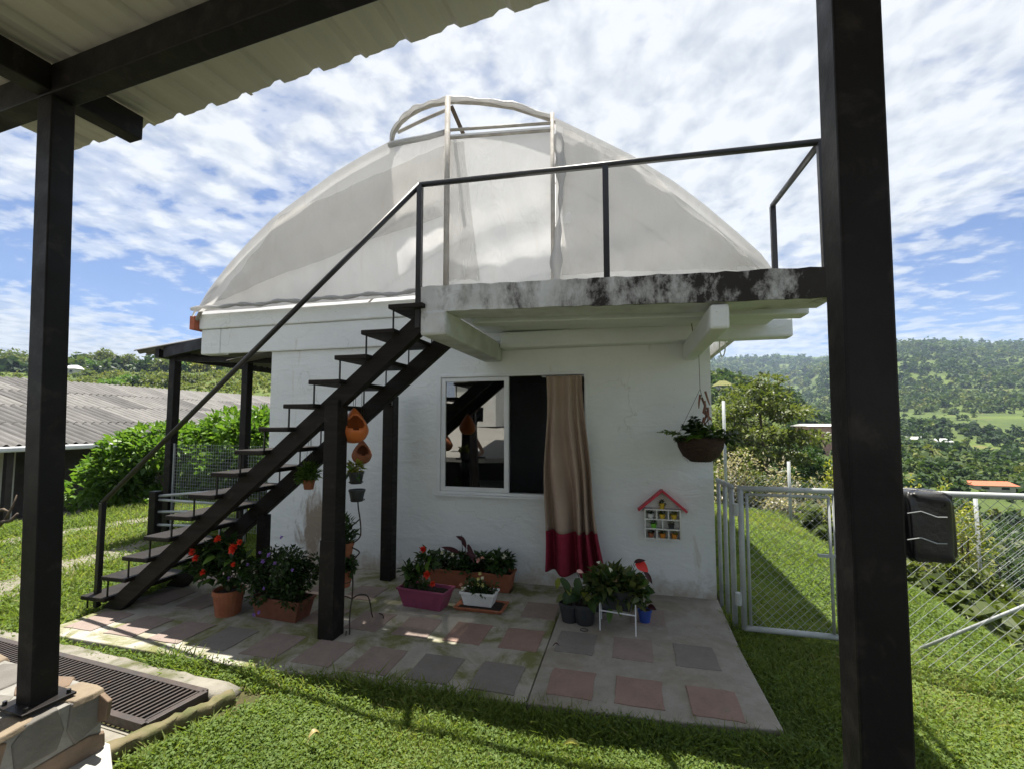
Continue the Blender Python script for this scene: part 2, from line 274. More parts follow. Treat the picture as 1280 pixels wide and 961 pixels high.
# ------------------------------------------------------------------ mesh helpers
ORG = {}
def origin(o): return ORG.get(o.name, Vector((0, 0, 0))) if o else Vector((0, 0, 0))
class MB:
    def __init__(s): s.v = []; s.f = []
    def add(s, vs, fs):
        n = len(s.v); s.v += [tuple(x) for x in vs]; s.f += [tuple(i+n for i in q) for q in fs]; return s
    def box(s, c, d, rot=None):
        h = [x/2 for x in d]; vs = []
        for x in (-1, 1):
            for y in (-1, 1):
                for z in (-1, 1):
                    p = Vector((x*h[0], y*h[1], z*h[2]))
                    if rot: p = rot @ p
                    vs.append(p + Vector(c))
        return s.add(vs, [(0,1,3,2), (4,6,7,5), (0,4,5,1), (2,3,7,6), (0,2,6,4), (1,5,7,3)])
    def lohi(s, a, b): return s.box([(p+q)/2 for p, q in zip(a, b)], [abs(q-p) for p, q in zip(a, b)])
    def bar(s, a, b, w, h, up=(0, 0, 1)):
        a, b = Vector(a), Vector(b); d = (b-a).normalized(); u = Vector(up)
        if abs(d.dot(u)) > .99: u = Vector((0, 1, 0))
        r = d.cross(u).normalized(); u = r.cross(d)
        vs = [p + r*(x*w/2) + u*(y*h/2) for p in (a, b) for x, y in ((-1,-1), (1,-1), (1,1), (-1,1))]
        return s.add(vs, [(3,2,1,0), (4,5,6,7)] + [(i, (i+1) % 4, 4+(i+1) % 4, 4+i) for i in range(4)])
    def tube(s, pts, r, n=8, cap=True):
        pts = [Vector(p) for p in pts]; rs = r if isinstance(r, (list, tuple)) else [r]*len(pts); vs = []; fs = []
        prev = None
        for i, p in enumerate(pts):
            d = (pts[min(i+1, len(pts)-1)] - pts[max(i-1, 0)]).normalized()
            if prev is None:
                u = Vector((0, 0, 1)) if abs(d.z) < .9 else Vector((1, 0, 0)); a = d.cross(u).normalized()
            else: a = (prev - d*prev.dot(d)).normalized()
            prev = a; b_ = d.cross(a)
            vs += [p + (a*math.cos(2*math.pi*k/n) + b_*math.sin(2*math.pi*k/n))*rs[i] for k in range(n)]
        for i in range(len(pts)-1):
            fs += [(i*n+k, i*n+(k+1) % n, (i+1)*n+(k+1) % n, (i+1)*n+k) for k in range(n)]
        if cap: fs += [tuple(range(n-1, -1, -1)), tuple((len(pts)-1)*n+k for k in range(n))]
        return s.add(vs, fs)
    def lathe(s, prof, c=(0, 0, 0), n=24, jit=0.0):
        vs = [];
        for r, z in prof:
            vs += [(c[0]+r*(1+random.uniform(-jit, jit))*math.cos(2*math.pi*k/n), c[1]+r*math.sin(2*math.pi*k/n)*(1+random.uniform(-jit, jit)), c[2]+z) for k in range(n)]
        fs = [(i*n+k, i*n+(k+1) % n, (i+1)*n+(k+1) % n, (i+1)*n+k) for i in range(len(prof)-1) for k in range(n)]
        return s.add(vs, fs)
    def poly(s, pts, z0, z1):
        n = len(pts); vs = [(x, y, z0) for x, y in pts] + [(x, y, z1) for x, y in pts]
        return s.add(vs, [tuple(range(n-1, -1, -1)), tuple(range(n, 2*n))] + [(i, (i+1) % n, n+(i+1) % n, n+i) for i in range(n)])
    def grid(s, fn, nu, nv):
        vs = [fn(i/nu, j/nv) for j in range(nv+1) for i in range(nu+1)]
        return s.add(vs, [(j*(nu+1)+i, j*(nu+1)+i+1, (j+1)*(nu+1)+i+1, (j+1)*(nu+1)+i) for j in range(nv) for i in range(nu)])
    def build(s, name, m, parent=None, smooth=False, local=False, bevel=0, solid=0, loc=None):
        off = Vector((0, 0, 0)) if local else (origin(parent) if parent else Vector(loc or (0, 0, 0)))
        me = bpy.data.meshes.new(name); me.from_pydata([tuple(Vector(v)-off) for v in s.v], [], s.f); me.materials.append(m)
        if smooth: me.polygons.foreach_set('use_smooth', [True]*len(me.polygons))
        me.update(); o = bpy.data.objects.new(name, me); col.objects.link(o)
        if parent: o.parent = parent; ORG[o.name] = origin(parent)
        else:
            o.location = off; ORG[o.name] = off.copy()
        if solid: q = o.modifiers.new('solid', 'SOLIDIFY'); q.thickness = solid; q.offset = 0
        if bevel: q = o.modifiers.new('bevel', 'BEVEL'); q.width = bevel; q.segments = 2; q.limit_method = 'ANGLE'
        return o
def tag(o, label, cat=None, group=None, kind=None):
    if label: o['label'] = label
    if cat: o['category'] = cat
    if group: o['group'] = group
    if kind: o['kind'] = kind
    return o
def thing(name, label, cat, loc=(0, 0, 0), group=None):
    o = bpy.data.objects.new(name, None); col.objects.link(o); o.location = loc; o.empty_display_size = .1
    ORG[o.name] = Vector(loc); return tag(o, label, cat, group)
def structure(o, label=None): o['kind'] = 'structure'; return tag(o, label) if label else o
def npmesh(name, V, k, var, m, parent=None, loc=None, kind=None):
    """V: (n*k,3) vertices, one k-gon for every k vertices; var: (n,) per face 0..1"""
    n = len(V)//k; off = np.array(origin(parent) if parent else Vector(loc or (0, 0, 0)))
    me = bpy.data.meshes.new(name); me.vertices.add(n*k); me.loops.add(n*k); me.polygons.add(n)
    me.vertices.foreach_set('co', (V-off).astype(np.float32).ravel()); me.loops.foreach_set('vertex_index', np.arange(n*k, dtype=np.int32))
    me.polygons.foreach_set('loop_start', np.arange(0, n*k, k, dtype=np.int32)); me.materials.append(m)
    a = me.attributes.new('var', 'FLOAT', 'POINT'); a.data.foreach_set('value', np.repeat(var, k).astype(np.float32))
    me.update(calc_edges=True); o = bpy.data.objects.new(name, me); col.objects.link(o)
    if parent: o.parent = parent; ORG[o.name] = origin(parent)
    else: o.location = off; ORG[o.name] = Vector(off)
    if kind: o['kind'] = kind
    return o
def unit(a): return a/np.maximum(np.linalg.norm(a, axis=1, keepdims=True), 1e-9)
def leaves(C, D, L, W, roll=None, fold=.25, rng=RNG):
    """rhombic folded leaves: base at C, pointing D, length L, width W -> (n*4,3)"""
    n = len(C); D = unit(D); up = np.tile([0, 0, 1.], (n, 1)) + rng.normal(0, .35, (n, 3))
    S = unit(np.cross(D, up)); U = np.cross(S, D); L = L[:, None]; W = W[:, None]
    mid = C + D*L*.45 - U*W*fold*0
    return np.stack([C, mid + S*W*.5 + U*W*fold, C + D*L - U*L*.12, mid - S*W*.5 + U*W*fold], 1).reshape(-1, 3)
def inball(n, rng=RNG, hollow=0.0):
    p = unit(rng.normal(size=(n, 3))); return p*((hollow + (1-hollow)*rng.random(n))**(1/2.2))[:, None]
def foliage(name, blobs, n, L, W, m, parent, hollow=.35, droop=0.0, kind=None, rng=RNG):
    """leaf clumps in ellipsoids: blobs = [(centre, radii)]"""
    vol = np.array([r[0]*r[1]*r[2] for _, r in blobs])**(.67); cnt = np.maximum((n*vol/vol.sum()).astype(int), 6); Cs = []; Ds = []
    for (c, r), k in zip(blobs, cnt):
        p = inball(k, rng, hollow); Cs.append(np.array(c) + p*np.array(r)); Ds.append(p + rng.normal(0, .55, (k, 3)) + [0, 0, .15-droop])
    C = np.vstack(Cs); D = np.vstack(Ds); k = len(C)
    V = leaves(C, D, L*rng.uniform(.6, 1.3, k), W*rng.uniform(.6, 1.3, k), rng=rng)
    return npmesh(name, V, 4, rng.random(k), m, parent, kind=kind)
def oneleaf(name, base, d, L, W, m, parent, curl=.25, n=6, up=(0, -.7, .7), notch=0.0):
    """a single large leaf / petal with midrib curl"""
    base, d = Vector(base), Vector(d).normalized(); s = d.cross(Vector(up))
    s = s.normalized() if s.length > .01 else Vector((1, 0, 0)); u = s.cross(d); b = MB()
    def fn(x, y):
        w_ = math.sin(math.pi*min(1, (y*.93+.07)))**.8*W/2*(1.15-.4*y); q = (x-.5)*2
        return base + d*(L*y) + s*(q*w_) + u*(abs(q)*w_*.35 - curl*L*y*y)
    b.grid(fn, 4, n); o = b.build(name, m, parent, True)
    a = o.data.attributes.new('var', 'FLOAT', 'POINT'); a.data.foreach_set('value', [random.random()]*len(o.data.vertices)); return o
def flower(parent, c, r, m, petals=6, name='flower', rows=2, face=(-.1, -1, .5)):
    fd = np.array(unit(np.array([face]))[0]); rng = RNG; C = []; D = []
    for k in range(petals*rows):
        a = 2*math.pi*k/petals + rng.random(); e = .15 + .5*(k // petals)
        t1 = np.cross(fd, [0, 0, 1.]); t1 /= np.linalg.norm(t1); t2 = np.cross(fd, t1)
        D.append((t1*math.cos(a)+t2*math.sin(a)) + fd*e); C.append(np.array(c))
    C = np.array(C); D = np.array(D); k = len(C)
    return npmesh(name, leaves(C, D, r*RNG.uniform(.8, 1.2, k), r*.9*np.ones(k)), 4, RNG.random(k), m, parent)
def pot(parent, c, r, h, m, name='pot', taper=.72, soil=True, n=22):
    b = MB(); b.lathe([(0, .002), (r*taper, 0), (r*.97, h*.82), (r*1.04, h*.83), (r*1.04, h), (r*.92, h), (r*.88, h*.8), (0, h*.8)], c, n)
    o = b.build(name, m, parent, False)
    if soil: MB().lathe([(0, h*.90), (r*.45, h*.91), (r*.90, h*.86)], c, 14, .03).build('soil', SOIL, o)
    return o
def trough(parent, c, L, W, H, m, name='planter', taper=.84, rim=.018, ang=0.0, ribs=0):
    """open tapered box planter with rim, base centre c"""
    R = Matrix.Rotation(ang, 3, 'Z'); b = MB(); t = .008
    def ring(l, w_, z): return [Vector(c) + R @ Vector((x*l/2, y*w_/2, z)) for x, y in ((-1,-1), (1,-1), (1,1), (-1,1))]
    rings = [ring(L*taper, W*taper, 0), ring(L, W, H-rim), ring(L+.02, W+.02, H-rim), ring(L+.02, W+.02, H), ring(L-2*t, W-2*t, H), ring(L*.93-2*t, W*.93-2*t, H*.7)]
    vs = sum(rings, []); fs = [(3, 2, 1, 0)]
    for i in range(5): fs += [(i*4+k, i*4+(k+1) % 4, (i+1)*4+(k+1) % 4, (i+1)*4+k) for k in range(4)]
    fs.append((20, 21, 22, 23)); b.add(vs, fs)
    for k in range(ribs):
        q = (k+.5)/ribs - .5
        b.bar(Vector(c) + R @ Vector((q*L*taper, -W*taper/2-.001, .006)), Vector(c) + R @ Vector((q*L, -W/2-.001, H-rim)), .008, .006, (0, -1, 0))
    o = b.build(name, m, parent, bevel=.003)
    s = MB().grid(lambda x, y: Vector(c) + R @ Vector(((x-.5)*(L*.95-2*t), (y-.5)*(W*.95-2*t), H*.84+random.uniform(-.006, .006))), 10, 4); s.build('soil', SOIL, o, True)
    return o

# ================================================================== SETTING: terrain
def zpx(D, y): return EYE + (528.0-y)/570.0*D
def azp(px): return math.atan((px-640)/570.0)
COLS = []
def column(az, pts, depth=True):
    c = math.cos(az) if depth else 1.0
    COLS.append((az, [(math.log(D/c), z) for D, z in pts]))
FLAT = [(3, 0), (20, .3), (60, 3), (200, 8), (900, 10), (3500, -60)]
column(-math.pi, FLAT, False); column(-1.7, FLAT, False)
LEFT = [(3, -.05), (9, -.1), (14, -1.3), (30, -1.2), (45, .2), (70, 4.5), (100, zpx(100, 478)), (150, zpx(150, 463)), (240, zpx(240, 458)), (420, zpx(420, 475)), (1200, 60), (3500, 20)]
column(azp(-300), LEFT); column(azp(0), LEFT); column(azp(330), LEFT)
column(0.0, [(3, 0), (10, -.1), (20, -1.5), (45, -1.5), (100, 6), (160, 17), (300, 26), (600, 20), (1500, 210), (2200, 150), (3500, 50)])
column(azp(900), [(3, 0), (9.5, -.15), (15, -1.9), (40, -3.6), (90, 1.5), (160, zpx(160, 472)), (240, zpx(240, 478)), (600, 12), (1000, 110), (1500, zpx(1500, 446)), (2200, 170), (3500, 50)])
column(azp(980), [(3, -.1), (8, -.2), (15, -2.6), (50, -4.2), (100, -.7), (160, zpx(160, 490)), (250, 0), (600, 8), (900, zpx(900, 476)), (1500, zpx(1500, 441)), (2200, 170), (3500, 50)])
column(azp(1045), [(3, -.2), (7, -.5), (15, -3.8), (60, -5.6), (130, -5.2), (180, zpx(180, 524)), (260, -3), (450, zpx(450, 505)), (720, zpx(720, 455)), (1000, 120), (1500, zpx(1500, 444)), (2200, 170), (3500, 50)])
column(azp(1140), [(3, -.2), (6.5, -.9), (15, -4.5), (60, -6.6), (150, -6.2), (250, zpx(250, 531)), (400, zpx(400, 492)), (600, zpx(600, 445)), (740, zpx(740, 434)), (1200, zpx(1200, 436)), (2200, 160), (3500, 50)])
column(azp(1280), [(3, -.2), (5, -.8), (15, -5.5), (60, -8.8), (120, -9.5), (200, zpx(200, 546)), (350, zpx(350, 493)), (520, zpx(520, 464)), (900, zpx(900, 432)), (1300, 190), (2200, 120), (3500, 50)])
column(azp(1800), [(3, -.2), (5, -.9), (15, -6), (60, -9), (120, -9.5), (200, -4), (350, 25), (520, 60), (900, 150), (1300, 190), (2200, 120), (3500, 50)])
column(1.8, FLAT, False); column(math.pi, FLAT, False)
LG = np.linspace(math.log(2.5), math.log(3500), 160)
TAB = np.array([np.interp(LG, [p[0] for p in pts], [p[1] for p in pts]) for _, pts in COLS])
ker = np.exp(-np.linspace(-2, 2, 9)**2); ker /= ker.sum()
TAB = np.array([np.convolve(np.pad(r, 4, 'edge'), ker, 'valid') for r in TAB]); AZS = np.array([c[0] for c in COLS])
NZ = [(RNG.uniform(0, 6.28), RNG.uniform(0, 6.28)) for _ in range(64)]
def fbm(x, y, sc, octs=4):
    v = 0; a = 1.0; tot = 0
    for o_ in range(octs):
        f = sc*2**o_; (a1, p1), (a2, p2), (a3, p3) = NZ[o_*3 % 60], NZ[(o_*3+1) % 60], NZ[(o_*3+2) % 60]
        v = v + a*(np.sin(f*(x*np.cos(a1)+y*np.sin(a1))+p1 + 1.3*np.sin(f*.7*(x*np.cos(a2)+y*np.sin(a2))+p2)) + np.sin(f*1.3*(x*np.cos(a3)+y*np.sin(a3))+p3))*.5
        tot += a; a *= .55
    return v/tot
def sstep(a, b, x): t = np.clip((x-a)/(b-a), 0, 1); return t*t*(3-2*t)
def terrain(x, y):
    x = np.asarray(x, float); y = np.asarray(y, float); c, s = math.cos(YAW), math.sin(YAW)
    xc = x*c + y*s; yc = -x*s + y*c; az = np.arctan2(xc, yc); R = np.hypot(x, y); lr = np.clip(np.log(np.maximum(R, 2.6)), LG[0], LG[-1]-1e-6)
    fi = np.interp(az, AZS, np.arange(len(AZS))); i0 = np.clip(fi.astype(int), 0, len(AZS)-2); ft = fi-i0; ft = ft*ft*(3-2*ft)
    gi = (lr-LG[0])/(LG[1]-LG[0]); j0 = np.clip(gi.astype(int), 0, len(LG)-2); gt = gi-j0
    tv = lambda i: TAB[i, j0]*(1-gt) + TAB[i, j0+1]*gt
    far = tv(i0)*(1-ft) + tv(i0+1)*ft + fbm(x, y, .018, 5)*np.minimum(R*.010, 7.)*sstep(30, 120, R)
    e = np.maximum(x - (2.75+.18*np.sin(1.3*y+.5)+.1*np.sin(3.1*y)), 0); e2 = np.maximum(y - 10.5 + .3*np.sin(x), 0)*(x > -5)
    near = -.05 - .09*np.maximum(x-1.0, 0)*(x < 6) - .55*np.minimum(e, 12) - .35*np.minimum(e2, 6)
    near = near - 1.25*sstep(9.6, 11.2, -x - .25*np.maximum(5-y, 0)*0 + .2*np.sin(y)) + .025*fbm(x, y, 1.6, 3)
    near = near - .07*sstep(2.3, 1.9, y)*sstep(-2.45, -2.2, x)*0
    k = sstep(13, 30, R); return near*(1-k) + far*k
def tz(x, y): return float(terrain(np.array([x]), np.array([y]))[0])
def hitT(px, py, d0=4.0, d1=1800.0):
    d = ray(px, py); t = d0; last = t
    while t < d1:
        p = CAM + d*t
        if p.z < tz(p.x, p.y):
            for _ in range(12):
                mm = (last+t)/2; p = CAM + d*mm
                if p.z < tz(p.x, p.y): t = mm
                else: last = mm
            return CAM + d*t
        last = t; t *= 1.02
    return None
def make_ground():
    rr = np.concatenate([[0.0], np.geomspace(.7, 14, 90), np.geomspace(14.5, 3500, 150)])
    aa = np.concatenate([np.linspace(-math.pi, -1.25, 40)[:-1], np.linspace(-1.25, 1.25, 320), np.linspace(1.25, math.pi, 40)[1:]]) + YAW
    A, R = np.meshgrid(aa, rr); X = np.sin(A-2*YAW*0-2*0)*R; Y = np.cos(A)*R
    # azimuth measured clockwise from the camera axis
    A2 = A - YAW; X = R*(np.sin(A2)*math.cos(YAW) - np.cos(A2)*math.sin(YAW)); Y = R*(np.sin(A2)*math.sin(YAW) + np.cos(A2)*math.cos(YAW))
    Z = terrain(X, Y); nr, na = X.shape; V = np.stack([X, Y, Z], -1).reshape(-1, 3)
    I = np.arange(nr*na).reshape(nr, na); q = np.stack([I[:-1, :-1], I[:-1, 1:], I[1:, 1:], I[1:, :-1]], -1).reshape(-1, 4)
    me = bpy.data.meshes.new('ground'); me.from_pydata(V.tolist(), [], q[:, ::-1].tolist()); me.materials.append(GROUND)
    me.polygons.foreach_set('use_smooth', [True]*len(me.polygons)); me.update()
    o = bpy.data.objects.new('ground', me); col.objects.link(o); return structure(o, 'grassy hilltop ground falling away into a green valley')
make_ground()

# ------------------------------------------------------------------ pavement and its tiles
XP0, XPJ, XP1 = -4.42, -.60, .755
pv = MB(); pv.poly([(XP0, 2.60), (-2.7, 2.58), (-1.8, 2.62), (XPJ, 2.66), (XPJ+.0, 4.60), (XP0, 4.60)], -.16, 0.0)
pave = structure(pv.build('pavement', PAVEOLD, bevel=.008), 'mossy cement pavement with inset tiles below the stairs')
pn = MB(); pn.poly([(XPJ+.006, 2.655), (.20, 2.69), (XP1, 2.76), (XP1-.02, 3.6), (XP1, 4.60), (XPJ+.006, 4.60)], -.16, .006)
pave2 = structure(pn.build('pavement', PAVENEW, bevel=.008), 'plain cement pavement with two rows of tiles by the gate')
def tile(c, sx, sy, m, par, z):
    j = lambda: random.uniform(-.006, .006); x, y = c
    b = MB(); cs = [(x-sx/2, y-sy/2), (x+sx/2, y-sy/2), (x+sx/2, y+sy/2), (x-sx/2, y+sy/2)]; pts = []
    for i in range(4):
        (ax, ay), (bx_, by_) = cs[i], cs[(i+1) % 4]
        for k in range(5): f_ = k/5; q = .35 if k else 1; pts.append((ax+(bx_-ax)*f_+j()*q*1.3, ay+(by_-ay)*f_+j()*q*1.3))
    b.poly(pts, z-.02, z+.004+random.uniform(0, .003))
    b.build('tile', m, par, bevel=.002)
for r, yy in enumerate((3.445, 2.915)):
    for c, xx in enumerate((-.40, .0, .415)): tile((xx + (.03 if r else 0), yy), .27, .32-.03*r, TILES[2 if (r == 0 and c != 1) else (0 if r == 0 else 1)], pave2, .006)
for r, yy in enumerate((2.875, 3.405, 3.945)):
    for c in range(9):
        xx = -.76 - .42*c - .035*(2-r)
        if xx < -4.25 or (r == 2 and c in (1, 2, 3)): continue
        tile((xx, yy), .285, .325, TILES[1 if (r == 1 and c < 2) else random.choice((0, 0, 2))], pave, 0)
tile((-.30, 4.03), .27, .32, TILES[2], pave2, .006); tile((.12, 4.03), .27, .32, TILES[0], pave2, .006)
# gravel wheel tracks in the left lawn
def strip(pxs, wdt):
    pts = [onz(px, py, -.05) for px, py in pxs]; b = MB(); vs = []
    for i, p in enumerate(pts):
        d = (pts[min(i+1, len(pts)-1)]-pts[max(i-1, 0)]).normalized(); n = Vector((-d.y, d.x, 0)); 
        for s in (-1, -.33, .33, 1):
            q = p + n*s*wdt*random.uniform(.8, 1.2)/2; vs.append((q.x, q.y, tz(q.x, q.y)+.012))
    b.add(vs, [(i*4+k, i*4+k+1, i*4+k+5, i*4+k+4) for i in range(len(pts)-1) for k in range(3)])
    structure(b.build('gravel_track', GRAVEL, smooth=True), 'worn gravel wheel track in the lawn'); return [(p.x, p.y) for p in pts], wdt
TRACKS = [strip([(-160, 790), (-60, 760), (20, 730), (90, 705), (150, 690), (215, 672), (260, 664)], .55), strip([(-60, 690), (40, 672), (110, 660), (170, 651), (220, 645), (262, 640)], .45)]

# ------------------------------------------------------------------ lawn (grass blades and clover leaves, uncountable)
def track_mask(x, y):
    m = np.zeros(len(x), bool)
    for pts, wd in TRACKS:
        for a, b in zip(pts[:-1], pts[1:]):
            a, b = np.array(a), np.array(b); d = b-a; L = (d**2).sum(); t = np.clip(((x-a[0])*d[0]+(y-a[1])*d[1])/L, 0, 1)
            m |= np.hypot(x-a[0]-t*d[0], y-a[1]-t*d[1]) < wd*.5*RNG.uniform(.0, 1.0, len(x))
    return m
def free(x, y):
    j = RNG.normal(0, .018, len(x))
    m = (x > XP0+j-.02) & (x < XP1+j) & (y > 2.655+j - .06*sstep(-1.2, -2.4, x) + .14*np.maximum(x-.2, 0)) & (y < 4.7)        # pavement
    m |= (x > -4.3) & (x < .8) & (y > 4.5) & (y < 10.5)                                   # house
    m |= (y < 2.44 - .03*(x+2.4) + j) & (x < -2.30 + (y-2.0)*.45 + j*2)                    # drain, plinth, porch
    m |= (y < 1.75) & (x < -2.0)
    m |= (y < 1.2)
    return ~m & ~track_mask(x, y)
def scatter(n, near, farr, az0, az1, power=1.6):
    R = near*(farr/near)**(RNG.random(n)**power) if power else RNG.uniform(near, farr, n)
    A = RNG.uniform(az0, az1, n); c, s = math.cos(YAW), math.sin(YAW); xc, yc = R*np.sin(A), R*np.cos(A)
    return xc*c - yc*s, xc*s + yc*c, R
def lawn(name, n, m, clover, az0, az1, near, farr, power):
    x, y, R = scatter(n, near, farr, az0, az1, power); k = free(x, y) & (fbm(x+7, y-3, 2.1, 4) + RNG.normal(0, .14, n) > -.62)
    if clover: k &= (fbm(x, y, 2.3, 3) + RNG.normal(0, .45, n)) > -.15
    x, y, R = x[k], y[k], R[k]; n = len(x); z = terrain(x, y); C = np.stack([x, y, z], -1); sc = (R/2.6)**.45
    tuft = 1 + .45*fbm(x, y, 5.5, 3) + .9*np.exp(-((y-2.62)/.10)**2)*(x > -3.2)*(x < .9)
    var = np.clip(.42 + .42*fbm(x, y, 1.3, 4) + RNG.normal(0, .2, n), 0, 1)
    if clover:
        h = .030*tuft*RNG.uniform(.5, 1.5, n)*sc; a = RNG.uniform(0, 6.28, n); D = np.stack([np.cos(a), np.sin(a), RNG.uniform(-.25, .6, n)], -1); C[:, 2] += h
        V = leaves(C, D, .016*sc*RNG.uniform(.6, 1.6, n), .012*sc*RNG.uniform(.6, 1.4, n)); npmesh(name, V, 4, var, m, kind='stuff')['label'] = 'low clover leaves growing through the lawn'
    else:
        h = .046*tuft*RNG.uniform(.45, 1.5, n)*sc; a = RNG.uniform(0, 6.28, n); S = np.stack([np.cos(a), np.sin(a), 0*a], -1); wd = .0042*sc*RNG.uniform(.7, 1.6, n)
        ln = RNG.normal(0, .5, (n, 2)); T = np.stack([ln[:, 0]*h, ln[:, 1]*h, h*.85], -1)
        V = np.stack([C - S*wd[:, None], C + S*wd[:, None], C + T*.55 + S*wd[:, None]*.7 + [0, 0, .006], C + T], 1).reshape(-1, 3)
        npmesh(name, V, 4, var, m, kind='stuff')['label'] = 'short green lawn grass around the house'
lawn('grass', 460000, L_GRASS, False, -.92, 1.05, 1.5, 14, 1.15)
lawn('clover', 520000, L_CLOVER, True, -.92, 1.05, 1.5, 11, 1.3)

# ================================================================== HOUSE
YW = 4.57
house = thing('house', 'white plastered cottage with open sliding window and concrete walkway slab above', 'house', (-1.7, 7, 0))
WX0, WX1, WZ0, WZ1 = -2.005, -.40, .855, 2.115
b = MB(); T_ = .15; HX0, HX1, HY1, HZ = -4.16, .745, 9.8, 2.45
b.lohi((HX0, YW, -.2), (WX0, YW+T_, HZ)); b.lohi((WX1, YW, -.2), (HX1, YW+T_, HZ)); b.lohi((WX0, YW, -.2), (WX1, YW+T_, WZ0)); b.lohi((WX0, YW, WZ1), (WX1, YW+T_, HZ))
b.build('front_wall', WALL, house)
b = MB(); b.lohi((HX0, YW+T_+.001, -.2), (HX0+T_, HY1, HZ)); b.lohi((HX1-T_, YW+T_+.001, -1.2), (HX1, HY1, HZ)); b.lohi((HX0+T_+.001, HY1-T_, -1.2), (HX1-T_-.001, HY1, HZ)); b.build('side_wall', WALL, house)
MB().lohi((HX0+T_, YW+T_, -.1), (HX1-T_, HY1-T_, .01)).build('floor', CONC, house)
MB().lohi((HX0-.02, YW-.03, HZ+.003), (HX1+.02, HY1+.1, 2.62)).build('roof_slab', WALL, house)
MB().lohi((-4.9, YW-.035, 2.452), (-1.55, YW-.003, 2.765)).build('ring_beam', WALL, house, bevel=.012)
MB().lohi((-5.22, YW-.06, 2.768), (-2.1, YW+.1, 2.96)).build('ring_beam', WALL, house, bevel=.015)
MB().lohi((-5.20, YW-.037, 2.45), (-4.902, YW+.10, 2.7655)).build('beam_end', WALL, house, bevel=.015)
MB().lohi((-1.26, YW-.16, 2.35), (1.40, YW-.005, 2.515)).build('ring_beam', WALL, house, bevel=.018)
b_ = MB(); tilt = lambda x, y, z: (x, y, z-(x+1.46)*.028)
b_.add([tilt(x, y, z) for x in (-1.27, 1.235) for y, z in ((3.56, 2.435), (3.72, 2.435), (3.72, 2.535), (3.56, 2.535))], [(3, 2, 1, 0), (4, 5, 6, 7)] + [(i, (i+1) % 4, 4+(i+1) % 4, 4+i) for i in range(4)]); b_.build('ring_beam', WALL, house, bevel=.01)
b_ = MB(); b_.add([tilt(x, y, z) for x in (-1.46, 1.19) for y, z in ((3.345, 2.54), (4.60, 2.54), (4.60, 2.60), (3.345, 2.60))], [(3, 2, 1, 0), (4, 5, 6, 7)] + [(i, (i+1) % 4, 4+(i+1) % 4, 4+i) for i in range(4)]); b_.build('walkway_deck', WALL, house)
# walkway slab carried by two cantilever beams (slightly out of level, as cast)
def slabpt(x, y, z): return (x, y, z - (x+1.46)*.028)
b = MB(); nx = 40; vs = []
for i in range(nx+1):
    x = -1.47 + i*(1.20+1.47)/nx
    for y, z in ((3.04, 2.415), (3.035, 2.60), (3.34, 2.605), (3.34, 2.42)):
        vs.append(slabpt(x, y + (random.uniform(-.008, .008) if y < 3.2 else 0), z + random.uniform(-.005, .005)))
fs = [(i*4+k, i*4+(k+1) % 4, i*4+4+(k+1) % 4, i*4+4+k) for i in range(nx) for k in range(4)] + [(3, 2, 1, 0), tuple(nx*4+k for k in range(4))]
b.add(vs, fs).build('walkway_slab', SLAB, house)
MB().lohi((-1.475, 3.032, 2.235), (-1.27, 4.56, 2.42)).build('cantilever_beam', SLAB, house, bevel=.02)
MB().lohi((.505, 3.055, 2.185), (.62, 4.56, 2.345)).build('cantilever_beam', WALL, house, bevel=.018)
MB().lohi((-5.30, YW-.12, 2.76), (-5.225, YW+.4, 2.93)).build('brick', REDTILE, house, bevel=.006)
# window
win = MB(); f = .045; y0, y1 = YW-.012, YW+.06
win.lohi((WX0, y0, WZ0), (WX0+f, y1, WZ1)); win.lohi((WX1-f*.6, y0, WZ0), (WX1, y1, WZ1)); win.lohi((WX0+f, y0, WZ1-f*.7), (WX1-f*.6, y1, WZ1)); win.lohi((WX0+f, y0, WZ0), (WX1-f*.6, y1, WZ0+.03))
wf = win.build('window', WHITEMETAL, house, bevel=.004)
XM = -1.205
s = MB(); s.lohi((WX0+f+.002, YW+.0, WZ0+.032), (WX0+f+.05, YW+.04, WZ1-.034)); s.lohi((XM-.05, YW-.004, WZ0+.032), (XM, YW+.04, WZ1-.034)); s.lohi((WX0+f+.05, YW+.0, WZ1-.075), (XM-.05, YW+.04, WZ1-.034)); s.lohi((WX0+f+.05, YW+.0, WZ0+.032), (XM-.05, YW+.04, WZ0+.075))
s.build('sash_frame', WHITEMETAL, wf, bevel=.003)
MB().lohi((WX0+f+.045, YW+.016, WZ0+.07), (XM-.045, YW+.021, WZ1-.07)).build('pane', GLASS, wf)
MB().lohi((WX0-.02, YW-.035, WZ0-.022), (-.82, YW+.02, WZ0-.002)).build('window_sill', WHITEMETAL, wf, bevel=.003)
for px in (560, 700, 760, 820): pass
MB().tube([ony(903+6*math.cos(a)*.6, 432+14*math.sin(a), 4.62) for a in np.linspace(0, 12.5, 40)], .006, 6).build('hose_loop', WHITEPLASTIC, house)
